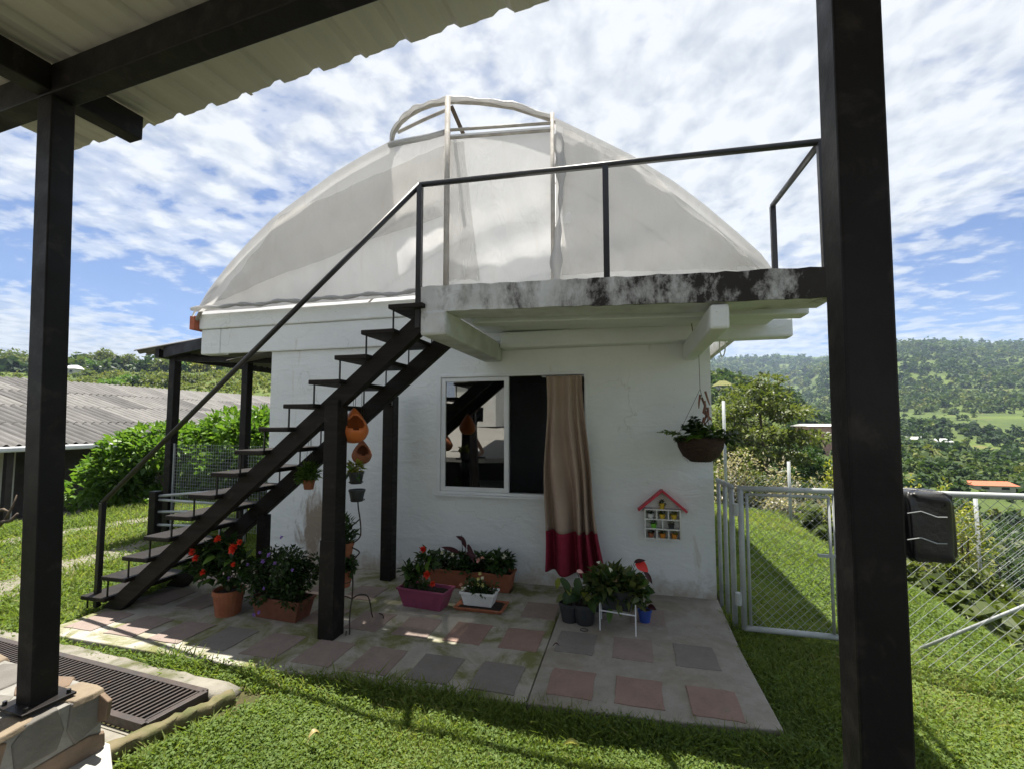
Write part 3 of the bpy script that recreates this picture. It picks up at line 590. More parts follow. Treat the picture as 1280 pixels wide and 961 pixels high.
# ------------------------------------------------------------------ curtain hanging out of the window
cur = thing('curtain', 'beige curtain with wine red hem hanging out over the window sill', 'curtain', (-.55, 4.5, .3))
def curt(u, v, v0, v1):
    q = v0 + (v1-v0)*v; z = 2.07 - q*1.86; flare = .5+.5*min(1, q*1.4)
    xl = -.80; xr = -.435 + .20*q**1.6; x = xl + (xr-xl)*u + .012*math.sin(9*q+4*u)
    y = 4.535 - .06*sstep(.1, .5, q) - (.028+.05*q)*(.6+math.sin(u*25+1.6*math.sin(u*7.3+.4)+1.1*math.sin(q*2.7+u*5)))*flare - .015*math.sin(u*13-2*q)
    return Vector((x, float(y), z - .045*math.sin(u*2.6+.3)*q*q + .05*(1-u)*q*q*0 + (.06*sstep(.5, .0, u)*q*q if q > .9 else 0)*0))
MB().grid(lambda u, v: curt(u, v, 0, .80), 90, 40).build('cloth', CURT, cur, True, solid=.004)
MB().grid(lambda u, v: curt(u, v, .8, 1.0), 90, 14).build('hem', CURTRED, cur, True, solid=.004)
MB().tube([(-.86, YW+.03, 2.072), (-.415, YW+.03, 2.072)], .008, 8).build('rod', WHITEMETAL, cur)

# ================================================================== GREENHOUSE on the roof
YG = 4.46
gh = thing('greenhouse_tunnel', 'arched greenhouse tunnel of clouded plastic film on the cottage roof', 'greenhouse', (-1.8, 4.5, 2.6))
def pg(px, py, y=YG): return ony(px, py, y)
LA = [pg(*p) for p in ((244, 398), (250, 386), (262, 365), (285, 335), (315, 301), (345, 272), (380, 246), (420, 217), (455, 196), (488, 179))]
HOOP = [pg(*p) for p in ((488, 179), (491, 163), (501, 149), (518, 136), (540, 128), (565, 124), (600, 125.5), (640, 131), (690, 147))]
RA = [pg(*p) for p in ((690, 147), (740, 171), (790, 196), (840, 227), (880, 257), (920, 291), (950, 318), (968, 342))]
MB().lohi((1.24, YG+.02, 2.63), (1.31, YG+5.3, RA[-1].z+.02)).build('side_board', WALL, gh)
def resample(pts, n):
    pts = [Vector(p) for p in pts]; L = [0]
    for a, c in zip(pts[:-1], pts[1:]): L.append(L[-1]+(c-a).length)
    out = []
    for k in range(n):
        t = L[-1]*k/(n-1); i = max(j for j in range(len(L)) if L[j] <= t+1e-9); i = min(i, len(pts)-2)
        out.append(pts[i].lerp(pts[i+1], (t-L[i])/max(L[i+1]-L[i], 1e-9)))
    return out
def depth(v): return 5.3*v
# tunnel film: left flank, right flank, each a long sheet over hoops running back along the roof
def flank(pts, name, sag):
    P = resample(pts, 26)
    def fn(u, v):
        i = u*25; k = min(int(i), 24); p = P[k].lerp(P[k+1], i-k); d = sag*math.sin(math.pi*((v*4) % 1.0))
        return Vector((p.x, YG+.03+depth(v), p.z - d + .01*math.sin(17*u+9*v)))
    MB().grid(fn, 40, 32).build(name, FILM, gh, True)
flank(LA, 'roof_film', .05); flank(RA, 'roof_film', .05)
TOPB = [Vector((p.x, p.y, p.z-.20)) for p in resample([pg(488, 184), pg(560, 150), pg(640, 145), pg(690, 150)], 12)]
def topback(u, v):
    i = u*11; k = min(int(i), 10); p = TOPB[k].lerp(TOPB[k+1], i-k); return Vector((p.x, YG+.30+5.0*v, p.z+.2))
MB().grid(topback, 16, 10).build('roof_film', FILMNEW, gh, True)
for k in range(0, 5):
    yy = YG + .02 + depth(k/4)
    pts = [Vector((p.x, yy, p.z-.02)) for p in (LA + HOOP[1:] + RA[1:])] if k == 0 else [Vector((p.x, yy, p.z-.02)) for p in (LA + [pg(560, 146), pg(640, 138)] + RA)]
    MB().tube(resample(pts, 60), .017 if k else .022, 8).build('hoop', PIPEDULL, gh, True)
# torn film wrapped over the top hoop
def wrapf(u, v):
    P = HOOP; i = u*(len(P)-1); k = min(int(i), len(P)-2); p = P[k].lerp(P[k+1], i-k)
    a = v*2*math.pi; r = .026+.007*math.sin(u*23)+.006*math.sin(u*61+v*9); return Vector((p.x, YG-.0+r*math.cos(a), p.z+r*math.sin(a)))
MB().grid(wrapf, 90, 10).build('film_wrap', FILM, gh, True)
def archz(x):
    P = LA + HOOP[1:] + RA[1:]
    for a, c in zip(P[:-1], P[1:]):
        if a.x <= x <= c.x: return a.z + (c.z-a.z)*(x-a.x)/max(c.x-a.x, 1e-6)
    return 2.6
def wr(x, z, a=1.0): return a*(.020*math.sin(5.1*x+1.7*z)+.014*math.sin(9*z-4*x+1)+.010*math.sin(17*x+6*z)+.008*math.sin(3*x-14*z))
def sheet(xl, xr, top, bot, name, m, y=YG-.03, nu=36, nv=30, a=1.0):
    def fn(u, v):
        x = xl + (xr-xl)*u; zt, zb = top(x), bot(x); z = zb + (zt-zb)*v; return Vector((x, y + wr(x, z, a)*math.sin(math.pi*min(1, .15+v)) , z))
    return MB().grid(fn, nu, nv).build(name, m, gh, True)
X1 = pg(563, 250).x; X2 = pg(693, 250).x; lin = lambda p, q: (lambda x: p.z + (q.z-p.z)*(x-p.x)/(q.x-p.x))
base = lambda x: 2.965 if x < -2.15 else 2.56
tl = lin(pg(488, 179), pg(563, 164))
sheet(LA[0].x+.01, LA[-1].x, lambda x: archz(x)-.005, lambda x: min(base(x), archz(x)-.006), 'end_film', FILM, nu=60)
sheet(LA[-1].x, X1, tl, base, 'end_film', FILM)
MB().tube([pg(486, 182, YG-.05), pg(510, 177, YG-.06), pg(535, 172, YG-.07), pg(562, 164, YG-.06)], .028, 8).build('film_roll', FILM, gh, True)
dtop = lin(pg(565, 173), pg(693, 163)); sheet(X1+.01, X2-.02, dtop, lambda x: 2.57, 'door_film', FILMNEW, y=YG-.06, a=.6)
sheet(X2+.02, RA[-1].x-.01, lambda x: archz(x)-.005, lambda x: min(2.545, archz(x)-.006), 'end_film', FILM, nu=60)
# second, overlapping film layers with their own slanting edges
def layer(ps, name, y, m=FILM):
    a, b_, c, d = [pg(*p, y) for p in ps]
    MB().grid(lambda u, v: (a.lerp(b_, u)).lerp(d.lerp(c, u), v) + Vector((0, wr(3*u, 2*v, .8), .02*math.sin(math.pi*u)*(1-v))), 20, 20).build(name, m, gh, True)
layer(((268, 378), (556, 268), (556, 182), (352, 270)), 'film_layer', YG-.075, FILMTHIN)
layer(((702, 344), (955, 338), (800, 206), (704, 160)), 'film_layer', YG-.075, FILMTHIN)
layer(((560, 352), (600, 352), (580, 178), (563, 178)), 'film_layer', YG-.09, FILMTHIN)
# bottom roll of film along the ring beam, left
MB().tube([(x, YG-.12+.012*math.sin(7*x), 2.985+.010*math.sin(11*x)) for x in np.linspace(-5.16, -1.9, 40)], [.022+.008*math.sin(2.2*k) for k in range(40)], 8).build('film_roll', FILM, gh, True)
for x, pt, pb in ((X1, pg(563, 130), pg(563, 362)), (X2, pg(693, 150), pg(693, 356))):
    MB().tube([(x, YG-.10, pb.z-.05), (x, YG-.10, pt.z)], .030 if x == X1 else .022, 10).build('door_post', PIPEDULL, gh, True)
for p, q in (((563, 163), (693, 154)), ((563, 173), (693, 163))): MB().tube([pg(*p, YG-.10), pg(*q, YG-.10)], .016, 8).build('crossbar', PIPEDULL, gh, True)
MB().bar(pg(564, 133, YG-.04), pg(580, 170, YG+.2), .035, .03).build('brace', BARK, gh)
MB().tube([pg(497, 166, YG+.3), pg(530, 150, YG+.3), pg(560, 137, YG+.3)], .02, 8).build('purlin', PIPEDULL, gh)
def gather(u, v):
    p = pg(697, 168, YG-.11).lerp(pg(699, 352, YG-.11), v); r = .035+.02*math.sin(9*v)+.01*math.sin(31*v); a = u*6.283
    return Vector((p.x+.03*math.sin(5*v)+r*math.cos(a), p.y+r*math.sin(a)*(.6+.3*math.sin(3*a)), p.z))
MB().grid(gather, 14, 30).build('gathered_film', FILM, gh, True)
MB().grid(lambda u, v: Vector((LA[0].x+.2+(RA[-1].x-LA[0].x-.4)*u, YG+depth(1)+.02, 2.6+(archz(LA[0].x+.2+(RA[-1].x-LA[0].x-.4)*u)-2.6)*v)), 24, 8).build('end_film', FILM, gh, True)

# ================================================================== STAIRS
st = thing('staircase', 'dark timber open staircase climbing along the white wall to the slab', 'staircase', (-3, 3.6, 0))
SL = .181/.222
def stringer(y, x0, x1, w_=.075):
    zt = lambda x: 1.93 + (x+2.10)*SL; th = .172; pts = [(x0, max(zt(x0)-th, 0.0)), (x1, zt(x1)-th), (x1, zt(x1)), (x0, zt(x0))]
    if zt(x0)-th < 0: pts = [(x0, 0.0), (x0+.20, 0.0)] + pts[1:]
    n = len(pts); b = MB(); b.add([(x, y-w_/2, z) for x, z in pts] + [(x, y+w_/2, z) for x, z in pts], [tuple(range(n)), tuple(range(2*n-1, n-1, -1))] + [((i+1) % n, i, n+i, n+(i+1) % n) for i in range(n)])
    b.build('stringer', DARKWOOD, st, bevel=.006)
stringer(3.10, -4.45, -1.478); stringer(3.66, -4.45, -1.478)
for i in range(14):
    x, z = -4.603+.2225*i, .119+.181*i
    MB().lohi((x, 2.985, z-.035), (x+.275, 3.765, z)).build('tread', DARKWOOD, st, bevel=.006)
    for yy in (3.03, 3.715):
        zb = 1.93 + (x+.02+2.10)*SL; MB().bar((x+.022, yy, z-.036), (x+.022, yy, max(z-.181, zb-.02, 0)), .010, .010).build('rod', STEEL, st)
MB().lohi((-2.265, 3.035, 0), (-2.145, 3.165, 1.78)).build('post', DARKWOOD, st, bevel=.006)
MB().lohi((-2.27, 3.03, 0), (-2.14, 3.17, .72)).build('post_sleeve', DARK, st, bevel=.004)
MB().lohi((-2.49, 4.28, 0), (-2.37, 4.40, 1.88)).build('post', DARKWOOD, st, bevel=.006)
MB().bar((-2.43, 4.31, 1.82), (-2.10, 3.685, 1.80), .07, .08).build('bracket', DARKWOOD, st, bevel=.004)
MB().lohi((-3.40, 3.62, 0), (-3.31, 3.70, .74)).build('post', DARKWOOD, st, bevel=.006)

# ------------------------------------------------------------------ railing
rl = thing('railing', 'dark steel handrail running up the stairs and around the walkway slab', 'railing', (-1.5, 3.07, 2.6))
A0, A1, A2, A3 = Vector((-4.53, 3.07, .90)), Vector((-1.505, 3.07, 3.40)), Vector((1.165, 3.07, 3.315)), Vector((1.185, 4.10, 3.40))
for a, c in ((A0, A1), (A1, A2), (A2, A3)): MB().tube([a, c], .021, 10).build('rail', STEEL, rl, True)
for x, y, zb, zt in ((-4.53, 3.07, 0, .91), (-1.505, 3.07, 2.30, 3.41), (-.128, 3.07, 2.55, 3.36), (1.165, 3.07, 2.50, 3.33), (1.185, 4.10, 2.52, 3.41)):
    MB().lohi((x-.02, y-.02, zb), (x+.02, y+.02, zt-.015)).build('post', STEEL, rl, bevel=.003)

# ================================================================== PORCH in front (turned a little against the house)
PA = math.radians(-4.5); PR = Matrix.Rotation(PA, 3, 'Z'); PO = Vector((-2.57, 1.535, 0))
porch = thing('porch', 'dark framed porch with cream ribbed roof sheets facing the cottage', 'porch', (-2.57, 1.535, 0))
def PL(x, y, z): return PO + PR @ Vector((x, y, z))           # porch frame: x along the front beam, y outwards
def pbox(lo, hi): 
    c = [(a+d)/2 for a, d in zip(lo, hi)]; return MB().box(PL(*c), [abs(d-a) for a, d in zip(lo, hi)], PR)
ZB = 3.20; SW_ = .76; y_ = 0
MB().bar(PL(-.02, 0, .355), PL(-.18, 0, ZB-.002), .10, .10, (0, 1, 0)).build('post', DARK, porch, bevel=.006)
MB().bar(PL(3.135, .052, -.1), PL(3.165, .052, ZB-.002), .11, .105, (0, 1, 0)).build('post', DARK, porch, bevel=.006)
MB().box(PL(-.02, 0, .362), (.19, .19, .012), PR).build('base_plate', DARK, porch, bevel=.002)
for dx in (-.075, .075):
    for dy in (-.075, .075): MB().tube([PL(-.02+dx, dy, .365), PL(-.02+dx, dy, .385)], .009, 6).build('bolt', STEEL, porch)
pbox((-1.6, -.052, ZB), (4.6, .052, ZB+.15)).build('beam', DARK, porch, bevel=.005)
pbox((-.232, -4.0, ZB+.012), (-.128, -.053, ZB+.148)).build('beam', DARK, porch, bevel=.005)
pbox((-.232, .053, ZB+.012), (-.128, .36, ZB+.148)).build('beam', DARK, porch, bevel=.005)
pbox((3.105, -4.0, ZB+.012), (3.215, -.053, ZB+.148)).build('beam', DARK, porch, bevel=.005)
pbox((-1.6, -2.2, ZB), (4.6, -2.1, ZB+.148)).build('beam', DARK, porch, bevel=.005)
SW = .76
def ribbed(x0, y0, y1, z0, slope):
    prof = []; n = 3; p = SW/n
    for k in range(n):
        a = k*p; prof += [(a, 0), (a+p*.28, 0), (a+p*.36, .006), (a+p*.60, .006), (a+p*.72, .028), (a+p*.86, .028), (a+p*.98, 0)]
    prof.append((SW+.012, .003)); b = MB()
    vs = [PL(x0+x, y, z0+z+slope*(y-y0)) for y in (y0, y1) for x, z in prof]; m = len(prof)
    return b.add(vs, [(i, i+1, m+i+1, m+i) for i in range(m-1)])
for k in range(8):
    yo = random.uniform(-.012, .012)
    ribbed(-.95+k*SW, -4.2, .45+yo, ZB+.155+.007*(k % 2), .004).build('roof_sheet', ROOFCREAM, porch, solid=.0015)
# floor, raised yard behind the camera
b = MB(); b.poly([tuple(PL(x, y, 0)[:2]) for x, y in ((-1.3, .23), (.10, .23), (.50, .02), (.62, -.5), (4.6, -.5), (4.6, -4.4), (-1.3, -4.4))], -.2, .06)
structure(b.build('porch_floor', FLOORC, bevel=.01), 'pale cement floor of the porch')
b = MB(); b.add([(-14, -1.0, .85), (-3.0, -.2, .80), (3.0, -2.9, .80), (9, -6, .9), (9, -26, 3.6), (-14, -26, 3.6)], [(0, 1, 2, 3, 4, 5)])
structure(b.build('yard', YARDC, solid=.1), 'sloping cement yard behind the porch')

# ------------------------------------------------------------------ stone plinth under the left post
pl = thing('stone_plinth', 'rough stone faced plinth carrying the porch post', 'plinth', tuple(PL(-.25, -.15, 0.06)))
LX0, LX1, LY0, LY1, LZ = -1.05, .13, -.62, .20, .352
core = pbox((LX0, LY0, .0), (LX1-.02, LY1-.02, LZ-.012)); core.build('mortar', MORTAR, pl)
def stone(c, sx, sy, axis, m):
    """flat irregular polygon stone set in the face of the plinth; axis: outward normal"""
    n = random.choice((6, 7, 8)); b = MB(); top = []; bot = []; ph = random.random()
    for k in range(n):
        a = 2*math.pi*(k+random.uniform(-.2, .2))/n + ph; r = random.uniform(.88, 1.08); u, v = sx*.61*r*math.copysign(abs(math.cos(a))**.7, math.cos(a)), sy*.61*r*math.copysign(abs(math.sin(a))**.7, math.sin(a))
        for lst, dz, kk in ((bot, -.02, 1.0), (top, random.uniform(.003, .010), .93)):
            q = {'x': (dz, u*kk, v*kk), 'y': (u*kk, dz, v*kk), 'z': (u*kk, v*kk, dz)}[axis]; lst.append(PL(c[0]+q[0], c[1]+q[1], c[2]+q[2]))
    b.add(bot + top, [tuple(range(n-1, -1, -1)), tuple(range(n, 2*n))] + [(i, (i+1) % n, n+(i+1) % n, n+i) for i in range(n)])
    b.build('stone', m, pl, bevel=.006)
pick = lambda: random.choice(STONE)
yy = LY0
for (y0, y1, z0, z1, mi) in ((-.60, -.38, .05, .19, 1), (-.36, -.10, .05, .16, 1), (-.08, .18, .05, .15, 2), (-.60, -.44, .20, .34, 0), (-.42, -.16, .18, .335, 2), (-.14, .03, .17, .34, 1), (.045, .185, .165, .335, 1)):
    stone((LX1-.02, (y0+y1)/2, (z0+z1)/2), y1-y0, z1-z0, 'x', STONE[mi])
for (x0, x1, y0, y1, mi) in ((-.06, .125, .05, .19, 0), (-.05, .125, -.28, -.07, 0), (-.30, -.08, .02, .19, 2), (-.36, -.10, -.27, -.02, 1), (-.62, -.34, -.05, .19, 1), (-.68, -.40, -.30, -.08, 1), (-.98, -.66, -.08, .19, 0), (-1.0, -.72, -.33, -.12, 1), (-.10, .12, -.58, -.31, 1), (-.42, -.14, -.60, -.31, 0), (-.78, -.46, -.60, -.34, 1)):
    stone(((x0+x1)/2, (y0+y1)/2, LZ-.012), x1-x0, y1-y0, 'z', STONE[mi])
for k in range(5):
    for r in range(2): stone((-.92+k*.23+.06*r, LY1-.02, .12+r*.145), .20, .12, 'y', pick())
# ------------------------------------------------------------------ drain: concrete edges and steel grate
def gp(u, v, z): return Vector((-2.45 + u*math.cos(PA*.9), 2.27 + u*math.sin(PA*.9), z)) + Vector((.05*v/.3, v, 0))   # u along, v across
dr = thing('drain_grate', 'rusty dark steel drain grate of narrow bars beside the plinth', 'drain grate', (-3.4, 2.2, 0))
GU, GV = -2.35, -.31
for a, c in ((gp(GU, 0, .0), gp(0, 0, .0)), (gp(GU, GV, .0), gp(0, GV, .0)), (gp(0, .0, .0), gp(0, GV, .0)), (gp(GU, 0, 0), gp(GU, GV, 0))): MB().bar(a, c, .038, .05).build('frame', GRATEM, dr, bevel=.003)
nb = 62
for k in range(1, nb):
    u = GU*k/nb; MB().bar(gp(u, -.018, .006), gp(u, GV+.018, .006), .013, .03).build('bar', GRATEM, dr)
b = MB(); b.bar(gp(GU, -.155, -.30), gp(0, -.155, -.30), .33, .02); b.bar(gp(GU, .03, -.17), gp(.02, .03, -.17), .02, .28); b.bar(gp(GU, GV-.03, -.17), gp(.0, GV-.03, -.17), .02, .28)
structure(b.build('drain_channel', CONC), 'cement channel under the grate')
def rough_bar(a, c, w_, h, m, name, label, cat, n=22, jit=.009):
    a, c = Vector(a), Vector(c); d = (c-a).normalized(); r = d.cross(Vector((0, 0, 1))).normalized(); vs = []
    for i in range(n+1):
        p = a.lerp(c, i/n)
        for k in range(8):
            t = 2*math.pi*(k+.5)/8; q = [math.copysign(abs(f)**.4, f) for f in (math.cos(t), math.sin(t))]
            vs.append(p + r*(q[0]*w_/2+random.uniform(-jit, jit)) + Vector((0, 0, q[1]*h/2+random.uniform(-jit, jit))))
    fs = [(i*8+k, i*8+(k+1) % 8, i*8+8+(k+1) % 8, i*8+8+k) for i in range(n) for k in range(8)] + [tuple(range(7, -1, -1)), tuple(n*8+k for k in range(8))]
    o = MB().add(vs, fs).build(name, m, None, True, loc=tuple((a+c)/2)); return tag(o, label, cat)
rough_bar(gp(GU, .085, -.055), gp(.10, .085, -.055), .14, .11, CONC, 'concrete_edging', 'rough mossy cement edging along the far side of the grate', 'edging', 26)
rough_bar(gp(.14, .06, -.02), gp(.0, -.60, -.02), .07, .075, MOSSLOG, 'mossy_edging', 'short moss covered edging log at the end of the grate', 'edging')
b = MB(); b.poly([tuple(gp(*q, 0)[:2]) for q in ((-.9, GV-.02), (-.03, GV-.02), (-.10, -.64), (-.9, -.64))], -.2, -.035)
structure(b.build('drain_apron', CONC, bevel=.01), 'cement apron between plinth and grate')
for k in range(14):
    u, v = random.uniform(.0, .07), random.uniform(-.5, -.05); p = gp(u, v, -.03); s_ = random.uniform(.012, .028); b = MB(); b.lathe([(0, -s_*.5), (s_, -.2*s_), (s_*.9, s_*.4), (0, s_*.6)], p, 6, .25)
    tag(b.build('pebble', STONE[1], None, True, loc=tuple(p)), 'small grey pebble lying between grate and mossy log', 'pebble', 'pebbles beside the grate')
# black plastic parcel strapped to the right post
bag = thing('wrapped_box', 'box wrapped in black plastic film tied to the right porch post', 'box', tuple(PL(3.30, 0, 1.2)))
q0, q1 = ony(1133, 612, 1.40), ony(1183, 700, 1.40)
def sup(u, v):
    a, e = u*2*math.pi, (v-.5)*math.pi; s = lambda t, p: math.copysign(abs(t)**p, t); w_ = .5*(q1.x-q0.x)+.012; h = .5*(q0.z-q1.z)
    n_ = 1+.035*math.sin(7*u*6.28+9*v)+.03*math.sin(23*v+5*u*6.28)
    return Vector(((q0.x+q1.x)/2-.008+w_*s(math.cos(e), .22)*s(math.cos(a), .3)*n_, 1.41+.055*s(math.cos(e), .22)*s(math.sin(a), .3)*n_, (q0.z+q1.z)/2+h*s(math.sin(e), .22)*(1+.02*math.sin(9*u*6.28))))
MB().grid(sup, 48, 30).build('plastic_wrap', BLACKBAG, bag, True)
for py in (641, 674):
    a, c = ony(1134, py, 1.34), ony(1184, py+5, 1.34); MB().tube([a, a.lerp(c, .35)+Vector((0, 0, .008)), a.lerp(c, .75)-Vector((0, 0, .002)), c], .0016, 5).build('tie_wire', GALV, bag)

# ================================================================== LEAN-TO on the left side of the cottage
lt = thing('lean_to', 'small corrugated lean-to roof on dark posts at the left of the cottage', 'canopy', (-6.0, 5.4, 0))
MB().lohi((-6.70, 5.33, -.1), (-6.59, 5.44, 2.66)).build('post', DARK, lt, bevel=.005)
MB().lohi((-5.27, 5.24, -.1), (-5.17, 5.34, 2.46)).build('post', DARK, lt, bevel=.005)
MB().bar((-6.72, 5.16, 2.62), (-6.72, 8.6, 2.62), .07, .13).build('beam', DARK, lt); MB().bar((-6.60, 5.2, 2.63), (-5.22, 4.85, 2.70), .07, .15).build('beam', DARK, lt)
MB().bar((-6.5, 5.3, 2.55), (-4.2, 5.24, 2.42), .06, .07).build('beam', DARK, lt)
MB().bar((-6.74, 8.4, -.6), (-6.74, 8.4, 2.6), .09, .09, (0, 1, 0)).build('post', DARK, lt)
def corr(x0, z0, x1, z1, y0, wv, n, amp, ov=.0):
    """corrugated sheet: slope along x, waves along y; wv wavelengths n"""
    m = n*6; return MB().grid(lambda u, v: Vector((x0+(x1-x0)*u, y0+wv*n*v, z0+(z1-z0)*u + amp*math.sin(2*math.pi*n*v))), 2, m)
for k in range(5): corr(-7.12, 2.66+.004*(k % 2), -5.10, 2.86+.004*(k % 2), 5.12+k*.70, .118, 6, .028).build('roof_sheet', FIBRO, lt, True, solid=.006)
for k in range(4): corr(-5.3, 2.44, -4.165, 2.60, 5.0+k*.70, .118, 6, .012).build('roof_sheet', FIBRO, lt, True, solid=.006)
# wire mesh screen between the posts and a pipe gate in front of it
sc = thing('mesh_screen', 'fine square wire mesh screen strung between the lean-to posts', 'wire mesh', (-5.9, 5.36, 0))
b = MB(); xs = np.linspace(-6.58, -4.3, 50); zs = np.linspace(.1, 1.28, 26)
for x in xs: b.bar((x, 5.37-.06*(x+6.6), .1), (x, 5.37-.06*(x+6.6), 1.28+.03*math.sin(5*x)), .003, .003, (0, 1, 0))
for z in zs: b.bar((-6.58, 5.375, z), (-4.3, 5.24, z), .003, .003)
b.build('wire_mesh', GALV, sc); 
for x in (-6.58, -4.3): MB().tube([(x, 5.38-.06*(x+6.6), -.1), (x, 5.38-.06*(x+6.6), 1.3)], .012, 6).build('mesh_edge_rod', GALV, sc)
pgt = thing('pipe_gate', 'low pale pipe gate beside the foot of the stairs', 'gate', (-6.2, 5.0, 0))
ga, gc, gd = Vector((-6.50, 5.10, .55)), Vector((-5.3, 5.0, .55)), Vector((-5.0, 5.12, .72))
for a, c in ((ga+Vector((0, 0, .02)), gd), (ga-Vector((0, 0, .03)), gc-Vector((0, 0, .02))), (ga-Vector((0, 0, .20)), gc-Vector((0, 0, .12))), (ga-Vector((0, 0, .38)), gc-Vector((0, 0, .32)))): MB().tube([a, c], .018, 8).build('rail', GREYPAINT, pgt, True)
for x in (-5.3, -5.0): MB().tube([(x, 5.02 if x < -5.1 else 5.12, 0), (x, 5.02 if x < -5.1 else 5.12, .62 if x < -5.1 else .74)], .018, 8).build('upright', GREYPAINT, pgt, True)
MB().lohi((-6.58, 5.04, -.1), (-6.46, 5.15, .64)).build('post', DARK, pgt, bevel=.005)

# ================================================================== GATE AND CHAIN LINK FENCES
def chain(b, o, u, W_, H, pitch, r, slack=0.0, zl=None):
    """diamond mesh in the vertical plane o + u*s, s in 0..W_, height 0..H (zl(s): bottom offset)"""
    u = Vector(u); nrm = Vector((-u.y, u.x, 0))
    for sgn in (1, -1):
        k = -H; lim = W_ + H
        while k < lim:
            s0, s1 = (k, k+H) if sgn > 0 else (k+H, k); pts = []
            t0, t1 = 0.0, 1.0
            for t in (0,): pass
            lo, hi = 0.0, 1.0
            ds = s1-s0
            for bound, side in ((0.0, 1), (W_, -1)):
                tt = (bound-s0)/ds
                if ds*side > 0: lo = max(lo, tt)
                else: hi = min(hi, tt)
            if hi > lo+1e-3:
                a = Vector(o)+u*(s0+ds*lo)+Vector((0, 0, H*lo))+nrm*r*sgn; c = Vector(o)+u*(s0+ds*hi)+Vector((0, 0, H*hi))+nrm*r*sgn
                if zl:
                    zmin = zl((a+c)/2)
                    if a.z < zmin:
                        f_ = (zmin-a.z)/max(c.z-a.z, 1e-6)
                        if f_ >= 1: k += pitch; continue
                        a = a.lerp(c, f_)
                jj = lambda: u*random.uniform(-.006, .006); b.bar(a+jj(), c+jj(), r*2, r*2)
            k += pitch
    return b
YF = 3.95
gt = thing('chain_link_gate', 'grey pipe framed chain link gate between cottage and fence', 'gate', (1.15, YF, 0))
gx0, gx1, gz0, gz1 = .835, 1.485, .02, 1.09
for a, c in (((gx0, YF, gz0), (gx0, YF, gz1)), ((gx1, YF, gz0), (gx1, YF, gz1)), ((gx0-.02, YF, gz1), (gx1+.02, YF, gz1)), ((gx0, YF, gz0+.01), (gx1, YF, gz0+.01))): MB().tube([a, c], .021, 10).build('frame_pipe', GREYPAINT, gt, True)
for a, c in (((gx0+.045, YF, gz0+.03), (gx0+.045, YF, gz1-.04)), ((gx1-.045, YF, gz0+.03), (gx1-.045, YF, gz1-.04)), ((gx0+.045, YF, gz1-.045), (gx1-.045, YF, gz1-.045))): MB().tube([a, c], .011, 8).build('inner_bar', GREYPAINT, gt, True)
chain(MB(), (gx0+.05, YF, gz0+.02), (1, 0, 0), gx1-gx0-.1, gz1-gz0-.06, .062, .0012).build('wire_mesh', GALV, gt)
MB().bar((gx1-.14, YF-.03, .62), (gx1+.03, YF-.03, .62), .022, .022).build('latch', GREYPAINT, gt); MB().bar((gx1-.05, YF-.035, .62), (gx1-.05, YF-.035, .50), .018, .018, (0, 1, 0)).build('latch', GREYPAINT, gt)
for z in (.2, .88): MB().tube([(gx0-.035, YF+.0, z), (gx0-.035, YF, z+.09)], .026, 8).build('hinge', GREYPAINT, gt)
fp = thing('fence_panel', 'narrow grey pipe panel joining the gate to the cottage corner', 'fence', (.78, 4.2, 0))
for (x, y) in ((.795, 4.08), (.782, 4.28), (.772, 4.50)): MB().tube([(x, y, -.1), (x, y, 1.075)], .021 if y < 4.2 else .016, 10).build('upright', GREYPAINT, fp, True)
MB().tube([(.797, 4.06, 1.085), (.770, 4.52, 1.085)], .020, 10).build('top_rail', GREYPAINT, fp, True)
fr = thing('chain_link_fence', 'chain link fence with grey top rail beyond the right porch post', 'fence', (2.6, YF, -.2))
MB().tube([(1.60, YF, 1.095), (7.5, YF, 1.095)], .023, 10).build('top_rail', GREYPAINT, fr, True)
for x in (1.56, 4.3, 7.4): MB().tube([(x, YF, tz(x, YF)-.3), (x, YF, 1.12)], .026, 10).build('post', GREYPAINT, fr, True)
chain(MB(), (1.60, YF-.026, -.72), (1, 0, 0), 5.8, 1.80, .088, .0012, zl=lambda p: tz(p.x, p.y)-.02).build('wire_mesh', GALV, fr)
MB().tube([(2.05, 4.25, -.15), (3.3, 3.99, .75)], .013, 8).build('brace', GREYPAINT, fr, True)
pf = thing('perimeter_fence', 'old chain link fence on pale posts further down the slope', 'fence', (2.2, 9.5, -.5))
fpts = []
for px, D in ((906, 9.3), (985, 9.0), (1092, 8.6), (1215, 8.0), (1330, 7.6)):
    p = atD(px, 560, D); fpts.append(Vector((p.x, p.y, tz(p.x, p.y))))
tops = [2.05, .85, .55, .35, .1]
for p, t in zip(fpts, tops): MB().tube([(p.x, p.y, p.z-.3), (p.x, p.y, t)], .030, 8).build('post', GREYPAINT, pf, True)
for a, c, ta, tb in zip(fpts[:-1], fpts[1:], tops[:-1], tops[1:]):
    d = (c-a); L = math.hypot(d.x, d.y); u = Vector((d.x/L, d.y/L, 0)); zt = min(ta, tb, .62)-.05; zb = min(a.z, c.z)
    chain(MB(), (a.x, a.y, zb), u, L, zt-zb, .11, .0022).build('wire_mesh', GALV, pf)

